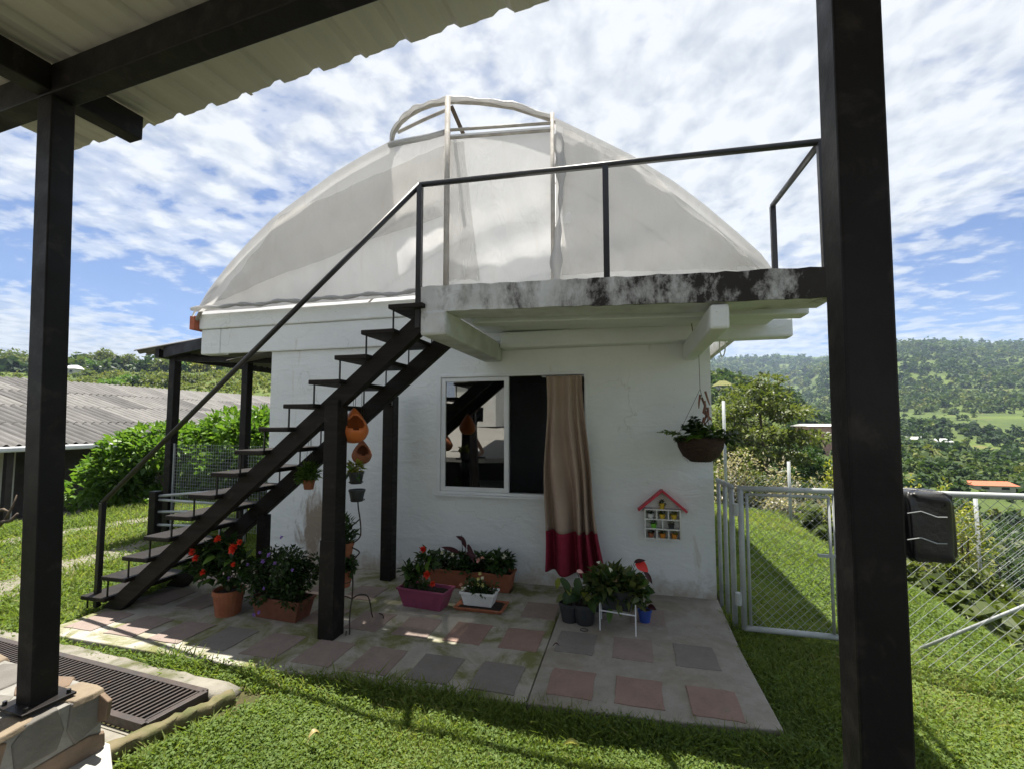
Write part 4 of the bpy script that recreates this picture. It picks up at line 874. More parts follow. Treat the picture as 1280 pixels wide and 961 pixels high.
# ================================================================== NEIGHBOUR BUILDING (left)
nb_ = thing('neighbour_building', 'long low building with grey corrugated roof and white gutter', 'building', (-17, 14, -1.35))
XE, XR, ZE, ZR, YN0, YN1 = -13.5, -20.7, 1.06, 2.98, -2.0, 42.0
rows = 4; nshare = {}
def sheetmesh(Lx, dz, wv, n, amp):
    me = corr(0, 0, Lx, dz, 0, wv, n, amp); o = me.build('roof_sheet', FIBRO, nb_, True, local=True); return o
slope = (ZR-ZE)/(XR-XE); Ls = (XR-XE)/rows
proto = [sheetmesh(Ls-.16, (Ls-.16)*slope+.02, .2213, 4, .042), None]
darkmesh = proto[0].data.copy(); darkmesh.materials[0] = FIBRODK; midmesh = proto[0].data.copy(); midmesh.materials[0] = FIBROMID
lightmesh = proto[0].data
first = True
for r in range(rows):
    for k in range(int((YN1-YN0)/.885)):
        x0 = XE + r*Ls; p = Vector((x0, YN0+k*.885, ZE+.02+r*Ls*slope+.034*r+.002*(k % 2))) - origin(nb_)
        o = proto[0] if first else proto[0].copy(); o.data = lightmesh
        if not first: col.objects.link(o); o.parent = nb_
        o.location = p + Vector((0, 0, random.uniform(0, .008))); first = False
        dark = random.random() < (.85 if r < 2 and (k*.885+YN0) < 13 - 2.4*r else .12)
        if dark: o.data = darkmesh
        elif random.random() < .3: o.data = midmesh
for k in range(22): MB().tube([(XR, YN0+k*2, ZR+.03), (XR, YN0+k*2+2.03, ZR+.03)], .11, 10).build('ridge_cap', FIBRO, nb_, True)
MB().grid(lambda u, v: Vector((XR-7*u, YN0+(YN1-YN0)*v, ZR-1.9*u)), 2, 2).build('rear_roof', FIBRO, nb_, solid=.02)
b = MB(); b.bar((XE+.07, YN0, ZE-.05), (XE+.07, YN1, ZE-.05), .14, .12); b.build('gutter', GUTTER, nb_, bevel=.03)
MB().lohi((XR-6.5, YN0+.3, -1.5), (XE-1.3, YN1-.5, ZE-.02)).build('wall', DARKWALL, nb_)
MB().lohi((XE-1.29, 3.2, -.2), (XE-1.24, 5.6, .85)).build('window', WINDARK, nb_); MB().lohi((XE-1.26, 5.65, -1.4), (XE-1.1, 7.9, ZE-.05)).build('wall_panel', PALEWALL, nb_); 
for y in (5.6, 4.4, 3.2): MB().lohi((XE-1.25, y-.04, -.22), (XE-1.19, y+.04, .87)).build('window_frame', GUTTER, nb_)
for k in range(10): MB().lohi((XE-.20, YN0+.8+k*4.2, -1.5), (XE-.08, YN0+.92+k*4.2, ZE-.12)).build('post', DARKWALL, nb_)
MB().lohi((XE-1.2, YN0, -1.45), (XE-.3, YN1, -.75)).build('parapet', CONC, nb_)

# ================================================================== VEGETATION
def branch_tree(name, label, base, h, spread, n, L, m, group=None, trunk=.09, layers=6, flat=.35, cat='tree', trunk_frac=.25, hollow=.2, rng=RNG):
    t = thing(name, label, cat, tuple(base), group); base = Vector(base); b = MB(); blobs = []
    lean = Vector((random.uniform(-.05, .05)*h, random.uniform(-.05, .05)*h, 0)); top = base + lean + Vector((0, 0, h*.9))
    b.tube([base - Vector((0, 0, .2)), base.lerp(top, .35)+Vector((random.uniform(-.03, .03)*h, 0, 0)), base.lerp(top, .7), top], [trunk, trunk*.75, trunk*.45, trunk*.15], 7)
    for k in range(layers*3):
        f_ = trunk_frac + (1-trunk_frac)*(k+random.random())/(layers*3); a = k*2.4+random.uniform(-.5, .5); prof = math.sin(math.pi*min(.96, .22+.74*f_))**.8
        r = spread*prof*random.uniform(.45, 1.0); s0 = base.lerp(top, f_*.92); e = s0 + Vector((math.cos(a)*r, math.sin(a)*r, random.uniform(.02, .16)*h))
        b.tube([s0, s0.lerp(e, .5)+Vector((0, 0, -.02*h)), e], [trunk*.35*(1-f_*.6), trunk*.22*(1-f_*.6), trunk*.06], 5)
        blobs.append((tuple(s0.lerp(e, .85)), (spread*random.uniform(.26, .42), spread*random.uniform(.26, .42), spread*flat*random.uniform(.22, .45))))
        if r > spread*.5: blobs.append((tuple(s0.lerp(e, .5)+Vector((0, 0, .03*h))), (spread*.25, spread*.25, spread*flat*.25)))
    b.build('trunk', BARK, t, True); foliage('crown', blobs, n, L, L*.55, m, t, hollow=hollow, rng=rng); return t
def shrub(name, label, c, rad, n, L, m, group=None, cat='shrub', k=9, W=.5, stems=True):
    c = Vector(c); t = thing(name, label, cat, tuple(c), group); blobs = []
    for i in range(k):
        a = 2.4*i; r = math.sqrt((i+.5)/k)*.75; blobs.append(((c.x+rad[0]*r*math.cos(a), c.y+rad[1]*r*math.sin(a), c.z+rad[2]*random.uniform(.45, 1.25)), (rad[0]*.42, rad[1]*.42, rad[2]*random.uniform(.35, .6))))
    foliage('foliage', blobs, n, L, L*W, m, t, hollow=.3)
    if stems:
        b = MB()
        for i in range(k): b.tube([(c.x, c.y, c.z-.1), blobs[i][0]], [.02*rad[2], .008*rad[2]], 5)
        b.build('stem', BARK, t)
    return t
# hedge in front of the neighbour building
hd = thing('hedge', 'dense leafy green bush between the lawn and the neighbouring building', 'bush', (-8.6, 8.4, -.6)); bl = []
for i in range(80):
    f_ = random.random(); x = -10.6 + 4.8*f_ + random.uniform(-.5, .5); y = 7.7 + 2.6*f_ + random.uniform(-.7, .7); hmax = 1.05+.75*min(1, f_*2.2)
    bl.append(((x, y, random.uniform(-.5, hmax)), (random.uniform(.4, .7), random.uniform(.4, .7), random.uniform(.28, .45))))
foliage('foliage', bl, 42000, .15, .085, L_BRIGHT, hd, hollow=.45); b = MB()
for c, r in bl[::3]: b.tube([(c[0]*.6-8.6*.4, c[1]*.6+8.8*.4, -1.1), c], [.04, .012], 5)
b.build('stem', BARK, hd)
# dry twig at the left lawn edge
tw = MB(); p0 = onz(-4, 700, -.05)
for pts in (((-14, 668), (6, 650), (16, 632), (21, 618)), ((2, 652), (14, 650), (22, 641)), ((-10, 640), (4, 636), (12, 640))): tw.tube([ony(px, py, p0.y+.02*i) for i, (px, py) in enumerate(pts)], [.025, .018, .012, .006][:len(pts)], 6)
tw.tube([(p0.x-.3, p0.y, -.2), ony(-14, 668, p0.y)], .028, 6); tag(tw.build('dry_branch', BARK, None, True, loc=tuple(p0)), 'bare dry branch sticking up at the lawn edge', 'branch')
# tree line behind the neighbour building
def ground_at(px, D): p = atD(px, 500, D); return Vector((p.x, p.y, tz(p.x, p.y)))
def topz(py, D): return EYE + (528-py)/570*D
lefts = [(-30, 442, 120, 9, L_OLIVE), (12, 440, 125, 9, L_OLIVE), (45, 442, 118, 8, L_OLIVE), (105, 450, 120, 5, L_BRIGHT), (150, 449, 130, 5, L_OLIVE), (178, 452, 115, 5, L_DARK), (203, 450, 112, 5, L_OLIVE), (228, 456, 105, 4, L_BRIGHT), (250, 450, 108, 6, L_YEL), (272, 456, 112, 5, L_BRIGHT), (300, 450, 125, 8, L_DARK), (325, 449, 125, 8, L_DARK), (350, 448, 125, 8, L_DARK), (75, 452, 118, 5, L_OLIVE), (-70, 440, 120, 9, L_DARK)]
nm = {'leaf_olive': 'olive green tree on the rise behind the grey corrugated roof', 'leaf_dark_green': 'dark green tree on the rise behind the grey corrugated roof', 'leaf_mid_green': 'fresh green round tree on the rise behind the grey corrugated roof', 'leaf_yellow_green': 'yellow green bushy tree behind the lean-to post'}
for px, py, D, sp_, m in lefts:
    D += 45; g = ground_at(px, D); branch_tree('broadleaf_tree', nm[m.name], g, max(topz(py, D)-g.z, 3.5), sp_*.85, 800, 1.2, m, 'trees behind the neighbouring roof', trunk=.25, layers=5, flat=.8, trunk_frac=.1)
for px, py, D in ((127, 438, 160), (158, 444, 165)):
    g = ground_at(px, D); branch_tree('spreading_tree', 'tall grey green spreading tree rising over the white roofed huts' if px < 140 else 'thin airy tree standing beside the tall spreading tree', g, topz(py-2, D)-g.z, 5.5 if px < 140 else 4, 1100 if px < 140 else 500, .9, L_OLIVE, None, trunk=.35, layers=5, flat=.45, trunk_frac=.5)
for px, py, D in ((160, 471, 110), (172, 474, 100), (192, 475, 96), (212, 478, 92), (236, 476, 98), (140, 477, 96)):
    g = ground_at(px, D); shrub('field_shrub', 'rounded green shrub growing in the field behind the grey corrugated roof', g, (2.6, 2.6, max((topz(py, D)-g.z)*.6, 1.0)), 500, .7, random.choice((L_BRIGHT, L_DARK, L_OLIVE)), 'field shrubs', k=6)
# the tree and shrubs beyond the gate
g = ground_at(953, 24); branch_tree('valley_tree', 'airy olive green tree with layered branches beyond the gate', g, topz(458, 24)-g.z, 2.9, 6500, .26, L_OLIVE, None, trunk=.13, layers=9, flat=.26, trunk_frac=.12)
g = ground_at(915, 34); branch_tree('valley_tree', 'yellowish tree at the cottage corner below the straw coloured hut', g, topz(487, 34)-g.z, 2.6, 3000, .35, L_OLIVE, None, trunk=.14, layers=6, flat=.7, trunk_frac=.1)
g = ground_at(1010, 27); branch_tree('valley_tree', 'low dark tree in front of the pink house', g, topz(556, 27)-g.z, 1.7, 3000, .24, L_DARK, None, trunk=.1, layers=6, flat=.7, trunk_frac=.1)
for px, py, D, rx, m, lab in ((915, 578, 11.5, .75, L_OLIVE, 'tangled olive shrub at the cottage corner behind the gate'), (950, 585, 11.5, .8, L_DARK, 'dark leafy shrub behind the chain link gate'), (990, 597, 11, .75, L_OLIVE, 'olive shrub behind the pale fence post'), (1025, 606, 10.8, .7, L_DARK, 'dark shrub behind the gate hinge side of the right porch post'), (1160, 640, 10, .9, L_OLIVE, 'olive shrub behind the black plastic parcel'), (1235, 650, 10.5, 1.0, L_DARK, 'dark shrub under the red roof behind the chain link fence'), (1300, 660, 10, 1.0, L_DARK, 'dark shrub at the far end of the chain link fence'), (1205, 700, 7.6, .55, L_OLIVE, 'low olive shrub on the bank behind the chain link fence')):
    g = ground_at(px, D); shrub('bank_shrub', lab, g, (rx, rx*.8, max((topz(py, D)-g.z)*.62, .35)), 2600, .11, m, k=11)
for px, py, D, rx, lab in ((912, 566, 10.9, .5, 'pale dry leaved shrub top beside the cottage corner'), (965, 582, 10.8, .5, 'pale dry leaved shrub behind the gate'), (1000, 600, 10.4, .5, 'pale flowering shrub beside the pale fence post'), (975, 625, 9.6, .45, 'silvery low shrub seen through the gate mesh'), (1030, 628, 9.6, .4, 'silvery low shrub near the right edge of the gate')):
    g = ground_at(px, D); c_ = atD(px, py, D); shrub('dry_shrub', lab, g, (rx, rx*.7, max((c_.z-g.z)*.68, .25)), 850, .085, L_PALE, k=9)
for px, py, D, rx, lab in ((1045, 588, 8.8, .32, 'bright yellow green bush left of the right porch post'), (1190, 620, 8.2, .42, 'bright yellow green bush beside the black plastic parcel'), (1150, 600, 9.0, .35, 'bright yellow green bush above the black plastic parcel')):
    g = ground_at(px, D); shrub('yellow_bush', lab, g, (rx, rx, max((topz(py, D)-g.z)*.66, .3)), 1500, .075, L_YEL, k=9)
# forest and scrub on the hillsides (reads as one mass)
def wood(name, n, R0, R1, a0, a1, size, leafs, m, dens, label, seed):
    rng = np.random.default_rng(seed); R = np.exp(rng.uniform(math.log(R0), math.log(R1), n)); A = rng.uniform(a0, a1, n); c, s = math.cos(YAW), math.sin(YAW); xc, yc = R*np.sin(A), R*np.cos(A)
    x, y = xc*c-yc*s, xc*s+yc*c; k = dens(x, y, R, A, rng); x, y, R = x[k], y[k], R[k]; n = len(x); z = terrain(x, y)
    S = size(R, rng, n); p = inball(leafs*n, rng, .55).reshape(n, leafs, 3); p[:, :, 2] = np.abs(p[:, :, 2])*1.0
    lump = .75+.35*np.sin(p[:, :, 0]*5+x[:, None])*np.sin(p[:, :, 1]*5+y[:, None])
    C = np.stack([x, y, z], -1)[:, None, :] + p*S[:, None, None]*lump[:, :, None]*np.array([.55, .55, .95]); C = C.reshape(-1, 3)
    D = (p + rng.normal(0, .5, p.shape)).reshape(-1, 3); L = np.repeat(S, leafs)*rng.uniform(.22, .5, n*leafs); D2 = np.cross(D, rng.normal(size=D.shape))
    V = leaves(C - unit(D2)*L[:, None]*.5, D2, L, L*.8, rng=rng); tint = np.clip(np.repeat(rng.normal(.42, .26, n) + .40*fbm(x, y, .012, 3), leafs) + rng.normal(0, .07, n*leafs), 0, 1)
    npmesh(name, V, 4, tint, m, kind='stuff')['label'] = label
forest = lambda x, y, R, A, rng: (1.15*fbm(x, y, .0105, 5) + .0004*(R-420) + rng.normal(0, .18, len(x))) > -.22
scrub = lambda x, y, R, A, rng: (fbm(x, y, .04, 4) + rng.normal(0, .28, len(x))) > np.where(R < 130, -.22, -.02)
wood('forest', 13000, 170, 1500, .28, 1.05, lambda R, r, n: np.clip(R*.0105, 3, 13)*(.4+1.3*r.random(n)**1.7), 34, L_FOREST, forest, 'distant forest covering the slopes across the valley', 3)
wood('scrub', 6500, 26, 330, .36, 1.05, lambda R, r, n: np.clip(R*.02, .7, 3.6)*r.uniform(.35, 1.4, n), 55, L_FOREST, scrub, 'scrub and coffee bushes on the slopes below the fence', 4)
wood('scrub', 1500, 9, 45, .50, 1.05, lambda R, r, n: r.uniform(.45, 1.25, n)*np.clip(R/16, .7, 1.5), 110, L_OLIVE, lambda x, y, R, A, rng: (fbm(x, y, .5, 3) + rng.normal(0, .3, len(x)) > -.05) & (x > 3.3) & (y > 4.8), 'undergrowth on the bank below the fence', 5)
wood('forest', 1300, 185, 460, -.95, -.30, lambda R, r, n: np.clip(R*.03, 3, 8)*r.uniform(.5, 1.2, n), 40, L_FOREST, lambda x, y, R, A, rng: fbm(x, y, .03, 3) + rng.normal(0, .3, len(x)) > .1, 'distant woodland behind the field', 6)

wood('scrub', 5200, 55, 190, -.95, -.38, lambda R, r, n: R*.009*r.uniform(.4, 1.4, n), 26, L_FIELD, lambda x, y, R, A, rng: fbm(x, y, .06, 3) + rng.normal(0, .5, len(x)) > -.1, 'rough tussocks in the field behind the grey roof', 8)
# ------------------------------------------------------------------ far houses
def farhouse(name, label, px, py, W_, Dp, H, wall, roof, hip=.25, gable=True, ang=0.0, group=None, dist=None):
    g = hitT(px, py) if dist is None else ground_at(px, dist); t = thing(name, label, 'house' if name != 'hut' else 'hut', tuple(g), group); R = Matrix.Rotation(YAW+ang, 3, 'Z')
    P = lambda x, y, z: g + R @ Vector((x, y, z)); q = MB()
    q.box(P(0, 0, H/2-.6), (W_, Dp, H+1.2), R); q.build('wall', wall, t); rr = MB(); o = .35; rh = W_*hip
    e = [P(-W_/2-o, -Dp/2-o, H), P(W_/2+o, -Dp/2-o, H), P(W_/2+o, Dp/2+o, H), P(-W_/2-o, Dp/2+o, H)]; r1, r2 = P(-W_/2-o*.5 if gable else -W_/4, 0, H+rh), P(W_/2+o*.5 if gable else W_/4, 0, H+rh)
    rr.add(e+[r1, r2], [(0, 1, 5, 4), (2, 3, 4, 5), (0, 4, 3), (1, 2, 5), (3, 2, 1, 0)]); rr.build('roof', roof, t)
    n = max(2, int(W_/2.6))
    for k in range(n):
        x = -W_/2 + W_*(k+.5)/n; q = MB(); q.box(P(x, -Dp/2-.03, H*.55), (W_/n*.38, .08, H*.38), R); f_ = q.build('window', WINDARK, t); MB().box(P(x, -Dp/2-.06, H*.33), (W_/n*.46, .12, .1), R).build('sill', PALEWALL, f_)
    return t
farhouse('house', 'pink two storey house on the far side of the shrubs', 1024, 562, 8.0, 6, 5.0, PINKWALL, PALEROOF, .06)
farhouse('house', 'low house with orange tile roof next to the pink house', 1046, 558, 7.0, 5, 2.6, PINKWALL, REDTILE, .12)
farhouse('house', 'long shed with pale roof right of the right porch post', 1142, 556, 6.5, 5, 2.2, PALEWALL, PALEROOF, .12)
farhouse('house', 'small white roofed shed beside the dark conifer', 1174, 560, 5.5, 4.5, 2.2, PALEWALL, PALEROOF, .2, ang=.2)
farhouse('house', 'low house with red roof half hidden above the fence rail', 1226, 607, 4.6, 3.2, .9, PALEWALL, REDTILE, .10, ang=-.25, dist=66)
farhouse('hut', 'small hut with yellow thatched roof on the ridge by the cottage corner', 904, 479, 3.6, 3.4, 2.2, PALEWALL, YELROOF, .38, False, dist=118)
farhouse('hut', 'white roofed round hut in the field behind the grey roof', 90, 468, 4.2, 4, 1.8, PALEWALL, GUTTER, .30, False, dist=140)
farhouse('house', 'long low white house under the tall spreading tree', 125, 470, 5.5, 4, 1.8, PALEWALL, PALEROOF, .12, dist=150)
g = hitT(1155, 560); branch_tree('conifer', 'dark pointed conifer between the two pale sheds', g, 5.5, 1.5, 700, .5, L_DARK, None, trunk=.12, layers=7, flat=.5, trunk_frac=.05)

# ================================================================== FALLEN LEAVES
def ground_leaf(px, py, L, W_, m, label, ang):
    p = onz(px, py, .0); q = MB(); d = Vector((math.cos(ang), math.sin(ang), .05)); s = Vector((-d.y, d.x, .05))
    q.grid(lambda u, v: p + Vector((0, 0, .045)) + d*(L*(u-.5)) + s*((v-.5)*W_*math.sin(math.pi*(.06+.88*u))**.8) + Vector((0, 0, .02*math.sin(3*u)+.012*abs(v-.5))), 8, 4)
    o = q.build('fallen_leaf', m, None, True, loc=tuple(p)); a = o.data.attributes.new('var', 'FLOAT', 'POINT'); a.data.foreach_set('value', [.8]*len(o.data.vertices)); tag(o, label, 'leaf')
ground_leaf(714, 944, .075, .035, L_YEL, 'yellow fallen leaf lying on the lawn', .1); ground_leaf(392, 931, .05, .03, L_STRAW, 'straw brown fallen leaf lying on the lawn', 1.0)
ground_leaf(695, 816, .045, .012, L_MAROON, 'dark dry leaf lying at the pavement joint', .2)
rg = MB(); c_ = onz(730, 787, .014); rg.tube([c_+Vector((.03*math.cos(a), .022*math.sin(a), .002)) for a in np.linspace(0, 6.28, 20)], .003, 6); tag(rg.build('wire_ring', IRON, None, True, loc=tuple(c_)), 'small dark wire ring lying on the pavement', 'ring')

# ================================================================== POTTED PLANTS
def stems(parent, base, tips, r=.003, m=None):
    b = MB()
    for t in tips:
        a, c = Vector(base), Vector(t); b.tube([a, a.lerp(c, .5)+Vector((random.uniform(-.01, .01), random.uniform(-.01, .01), .015)), c], [r*1.4, r, r*.7], 5)
    return b.build('stem', m or STEMM, parent)
STEMM = mat('green_stem', (.06, .09, .025), (.08, .07, .03), .6, 9, 0)
# red flowering plant in a round terracotta pot
c = onz(285, 766); t = thing('potted_plant', 'red flowering plant in a round terracotta pot beneath the stairs', 'plant', tuple(c)); pot(t, c, .118, .205, TERRA, taper=.80)
Yp = c.y-.02; cl = [ony(px, py, Yp+random.uniform(-.1, .08)) for px, py in ((250, 705), (262, 690), (275, 700), (288, 690), (262, 715), (300, 705), (292, 718), (278, 682))]
stems(t, c+Vector((0, 0, .18)), cl, .005); foliage('foliage', [(tuple(p), (.085, .085, .06)) for p in cl], 420, .085, .052, L_DARK, t, hollow=.3)
for px, py, L_ in ((232, 707, .08), (262, 701, .11), (247, 722, .09), (283, 704, .10), (255, 730, .07)): oneleaf('leaf', ony(px+8, py-6, Yp-.06), (random.uniform(-1, .2), -.6, random.uniform(-.6, .1)), L_, L_*.62, L_BRIGHT, t)
for px, py, r in ((241, 689, .036), (245, 697, .032), (254, 715, .028), (273, 673, .034), (292, 685, .046), (300, 677, .028), (292, 705, .022)): flower(t, tuple(ony(px, py, Yp-.12)), r, P_ORANGERED, 7, rows=3)
# purple flowering plant in a long brown trough
c = onz(342, 776); c.y += .10; t = thing('potted_plant', 'bushy purple flowering plant in a brown trough beneath the stairs', 'plant', tuple(c)); trough(t, c, .48, .19, .17, TERRADARK, ang=-.06)
cl = [Vector((c.x-.30+.62*random.random(), c.y+random.uniform(-.12, .14), random.uniform(.16, .50))) for _ in range(26)]
foliage('foliage', [(tuple(p), (.09, .08, .07)) for p in cl], 3600, .038, .02, L_DARK, t, hollow=.2); stems(t, c+Vector((0, 0, .13)), cl, .003)
for px, py in ((325, 690), (329, 701), (344, 704), (315, 745), (318, 768), (324, 765), (300, 722), (286, 722), (352, 671), (336, 693), (366, 712), (310, 705), (330, 735)): flower(t, tuple(ony(px, py, c.y-.14)), random.uniform(.012, .022), P_PURPLE, 5, rows=2)
# small hanging pot under the treads
def hang(px, py, y): return ony(px, py, y)
c = hang(386, 611, 3.55); t = thing('hanging_pot', 'small terracotta pot of fern hanging left of the stair post', 'plant', tuple(c)); pot(t, c, .052, .085, TERRA, taper=.75, n=16)
foliage('foliage', [((c.x, c.y, c.z+.15), (.085, .085, .08)), ((c.x-.03, c.y, c.z+.11), (.09, .08, .05))], 700, .045, .014, L_BRIGHT, t, hollow=.1)
tp = 1.395-.036; b = MB()
for k in range(3): a = 2.1*k; b.bar((c.x+.05*math.cos(a), c.y+.05*math.sin(a), c.z+.083), (c.x, c.y, 1.55), .0025, .0025)
b.build('hanger_wire', IRON, t)
# teardrop pots
def teardrop(px, py, y, h, label, m, zh):
    c = hang(px, py, y); t = thing('teardrop_pot', label, 'hanging pot', tuple(c)); n = 30; prof = [(.0, 0), (.42, .02), (.78, .12), (.97, .27), (1.0, .38), (.86, .55), (.60, .72), (.34, .86), (.13, .96), (.02, 1.0)]; r = h*.40; b = MB(); vs = []; fs = []
    mm = 26; P = []
    for k in range(mm):
        q = k/(mm-1)*(len(prof)-1); i = min(int(q), len(prof)-2); f_ = q-i; P.append((prof[i][0]*(1-f_)+prof[i+1][0]*f_, prof[i][1]*(1-f_)+prof[i+1][1]*f_))
    vs = [(c.x+r*pr*math.cos(2*math.pi*k/n), c.y+r*pr*math.sin(2*math.pi*k/n), c.z+h*pz) for pr, pz in P for k in range(n)]
    def hole(i, k):
        a = 2*math.pi*(k+.5)/n; z_ = (P[i][1]+P[i+1][1])/2; da = math.atan2(math.sin(a-math.radians(-48)), math.cos(a-math.radians(-48))); return (da/.85)**2 + ((z_-.60)/.20)**2 < 1
    for i in range(mm-1):
        for k in range(n):
            if not hole(i, k): fs.append((i*n+k, i*n+(k+1) % n, (i+1)*n+(k+1) % n, (i+1)*n+k))
    b.add(vs, fs); b.build('shell', m, t, True, solid=.010)
    MB().lathe([(0, h*.36), (r*.86, h*.35)], c, 16).build('soil', SOIL, t)
    b = MB(); b.bar((c.x-.008, c.y, c.z+h*.98), (c.x-.012, c.y, zh), .003, .003); b.bar((c.x+.008, c.y, c.z+h*.98), (c.x+.012, c.y, zh), .003, .003); b.build('hanger_wire', IRON, t); return t
teardrop(442, 553, 3.25, .275, 'glossy orange teardrop pot hanging from the stairs beside the post', ORANGE, 1.93)
teardrop(452, 579, 3.62, .205, 'dull red brown teardrop pot hanging behind the orange one', TERRA, 1.93)
# wrought iron plant stand with its pots
c = onz(452, 797); c.y = 3.32; c.x = ony(440, 700, 3.32).x; SY = 3.32; S_ = lambda px, py, dy=0.0: ony(px, py, SY+dy)
t = thing('plant_stand', 'curly wrought iron plant stand behind the stair post', 'plant stand', (c.x, SY, 0))
def curve(name, pts, r=.0055, dy=None):
    P = [S_(px, py, (dy[i] if dy else 0)) for i, (px, py) in enumerate(pts)]; out = []
    for i in range(len(P)-1):
        p0, p1, p2, p3 = P[max(i-1, 0)], P[i], P[i+1], P[min(i+2, len(P)-1)]
        for k in range(6):
            f_ = k/6; out.append(.5*((2*p1)+(p2-p0)*f_+(2*p0-5*p1+4*p2-p3)*f_*f_+(3*p1-p0-3*p2+p3)*f_**3))
    out.append(P[-1]); MB().tube(out, r, 6).build(name, IRON, t, True)
curve('upright', ((447, 622), (448, 635), (450, 648), (451, 660), (450, 670), (443, 677), (430, 682)))
curve('upright', ((450, 648), (442, 655), (436, 660), (432, 668))); curve('upright', ((436, 682), (449, 689), (444, 697), (441, 705), (441, 730), (440, 750)))
curve('leg', ((440, 748), (438, 760), (437, 775), (437, 790), (435, 798), (432, 797), (433, 788)), dy=(0, -.04, -.10, -.15, -.19, -.19, -.17))
curve('leg', ((440, 748), (448, 743), (459, 744), (463, 755), (465, 768), (471, 777), (478, 776), (479, 769), (474, 766)), dy=(0, .02, .05, .1, .14, .15, .15, .15, .15)); curve('leg', ((440, 748), (430, 745), (424, 756), (421, 768), (418, 778)), dy=(0, .04, .1, .18, .22))
for px, py in ((432, 694), (430, 726), (445, 602), (447, 624)): q = S_(px, py); MB().tube([q+Vector((.055*math.cos(a), .055*math.sin(a), 0)) for a in np.linspace(0, 6.283, 18)], .004, 5).build('ring', IRON, t)
for px, py, r, h, m, lab, fol in ((445, 604, .062, .098, GREYPLASTIC, 'dark grey pot with trailing leaves, upper one of the stand', 1), (446, 626, .064, .095, GREYPLASTIC, 'dark grey empty pot, lower one of the grey pair on the stand', 0), (431, 696, .070, .12, TERRA, 'terracotta pot with upright leaves on the iron stand', 2), (429, 732, .075, .13, TERRA, 'terracotta pot lowest on the iron stand', 3)):
    q = S_(px, py); tt = thing('potted_plant' if fol else 'flower_pot', lab, 'pot', tuple(q)); pot(tt, q, r, h, m, taper=.72, n=18)
    if fol == 1:
        foliage('foliage', [((q.x-.01, q.y, q.z+.13), (.05, .05, .035))], 90, .05, .03, L_YEL, tt)
        for px2, dx, dz in ((456, .5, -.9), (434, -.6, -.8), (442, -.1, .3)): oneleaf('leaf', (q.x+dx*.05, q.y-.03, q.z+h), (dx, -.3, dz), .085, .04, L_BRIGHT if dz > 0 else L_DARK, tt)
    if fol == 2: foliage('foliage', [((q.x, q.y, q.z+.22), (.05, .05, .11)), ((q.x+.03, q.y, q.z+.17), (.05, .05, .06))], 170, .06, .022, L_DARK, tt, droop=-.5)
    if fol == 3: foliage('foliage', [((q.x, q.y, q.z+.17), (.08, .07, .06))], 260, .06, .04, L_DARK, tt)
# pink trough
c = onz(527, 761); c.y += .08; t = thing('potted_plant', 'crown of thorns with red flowers in a magenta trough', 'plant', tuple(c)); trough(t, c, .46, .19, .165, PINK, ang=-.10, taper=.78)
cl = [ony(px, py, c.y) for px, py in ((512, 712), (520, 715), (528, 705), (532, 695), (535, 700), (516, 720), (526, 722))]; stems(t, c+Vector((0, 0, .13)), cl, .007)
foliage('foliage', [(tuple(p), (.06, .06, .06)) for p in cl], 260, .075, .034, L_DARK, t, hollow=.1)
for px, py, L_ in ((533, 705, .10), (523, 707, .09), (511, 716, .09), (536, 695, .08)): oneleaf('leaf', ony(px, py+8, c.y-.05), (random.uniform(-.4, .4), -.4, .9), L_, L_*.55, L_BRIGHT, t)
for px, py, r, m in ((529, 686, .034, P_RED), (534, 718, .040, P_ORANGERED), (541, 729, .030, P_ORANGERED)): flower(t, tuple(ony(px, py, c.y-.08)), r, m, 6, rows=3)
# long terracotta trough on bricks by the wall
c = ony(590, 736, 4.36); t = thing('potted_plant', 'long terracotta trough of white flowers standing against the wall', 'plant', (c.x, c.y, c.z)); trough(t, c, .84, .19, .20, TERRA, ang=-.0, taper=.92)
bs = thing('brick_support', 'mossy bricks under the long terracotta trough', 'bricks', (c.x, c.y, 0))
for dx in (-.30, .0, .31):
    for k in range(2):
        zz0, zz1 = c.z*k/2, c.z*(k+1)/2-.003; MB().lohi((c.x+dx-.11+random.uniform(-.01, .01), c.y-.10, max(zz0, .002)), (c.x+dx+.11, c.y+.10, zz1)).build('brick', MOSSLOG, bs, bevel=.008)
cl = [Vector((c.x-.36+.72*random.random(), c.y+random.uniform(-.07, .06), c.z+random.uniform(.20, .30))) for _ in range(16)]
foliage('foliage', [(tuple(p), (.08, .07, .055)) for p in cl], 800, .06, .036, L_DARK, t, hollow=.2); stems(t, c+Vector((0, 0, .17)), cl[:8], .004)
for px, py, r, m in ((553, 690, .022, P_WHITE), (566, 693, .022, P_WHITE), (617, 697, .034, P_WHITE), (629, 695, .034, P_WHITE), (598, 700, .026, P_PINK), (603, 697, .022, P_PINK)): flower(t, tuple(ony(px, py, c.y-.10)), r, m, 5, rows=2)
for a, tip, W_ in (((574, 690), (560, 683), .05), ((583, 690), (592, 692), .05), ((581, 676), (575, 670), .05), ((578, 672), (582, 680), .045), ((585, 680), (591, 695), .05)):
    p, q = ony(*a, c.y-.05), ony(*tip, c.y-.08); oneleaf('leaf', p, q-p+Vector((0, -.02, 0)), max((q-p).length*1.5, .09), W_, L_MAROON, t)
stems(t, ony(578, 706, c.y), [ony(577, 668, c.y-.04), ony(575, 690, c.y-.05), ony(583, 680, c.y-.05)], .004, IRON)
foliage('foliage', [(tuple(ony(625, 702, c.y-.06)), (.11, .08, .07))], 200, .075, .045, L_DARK, t)
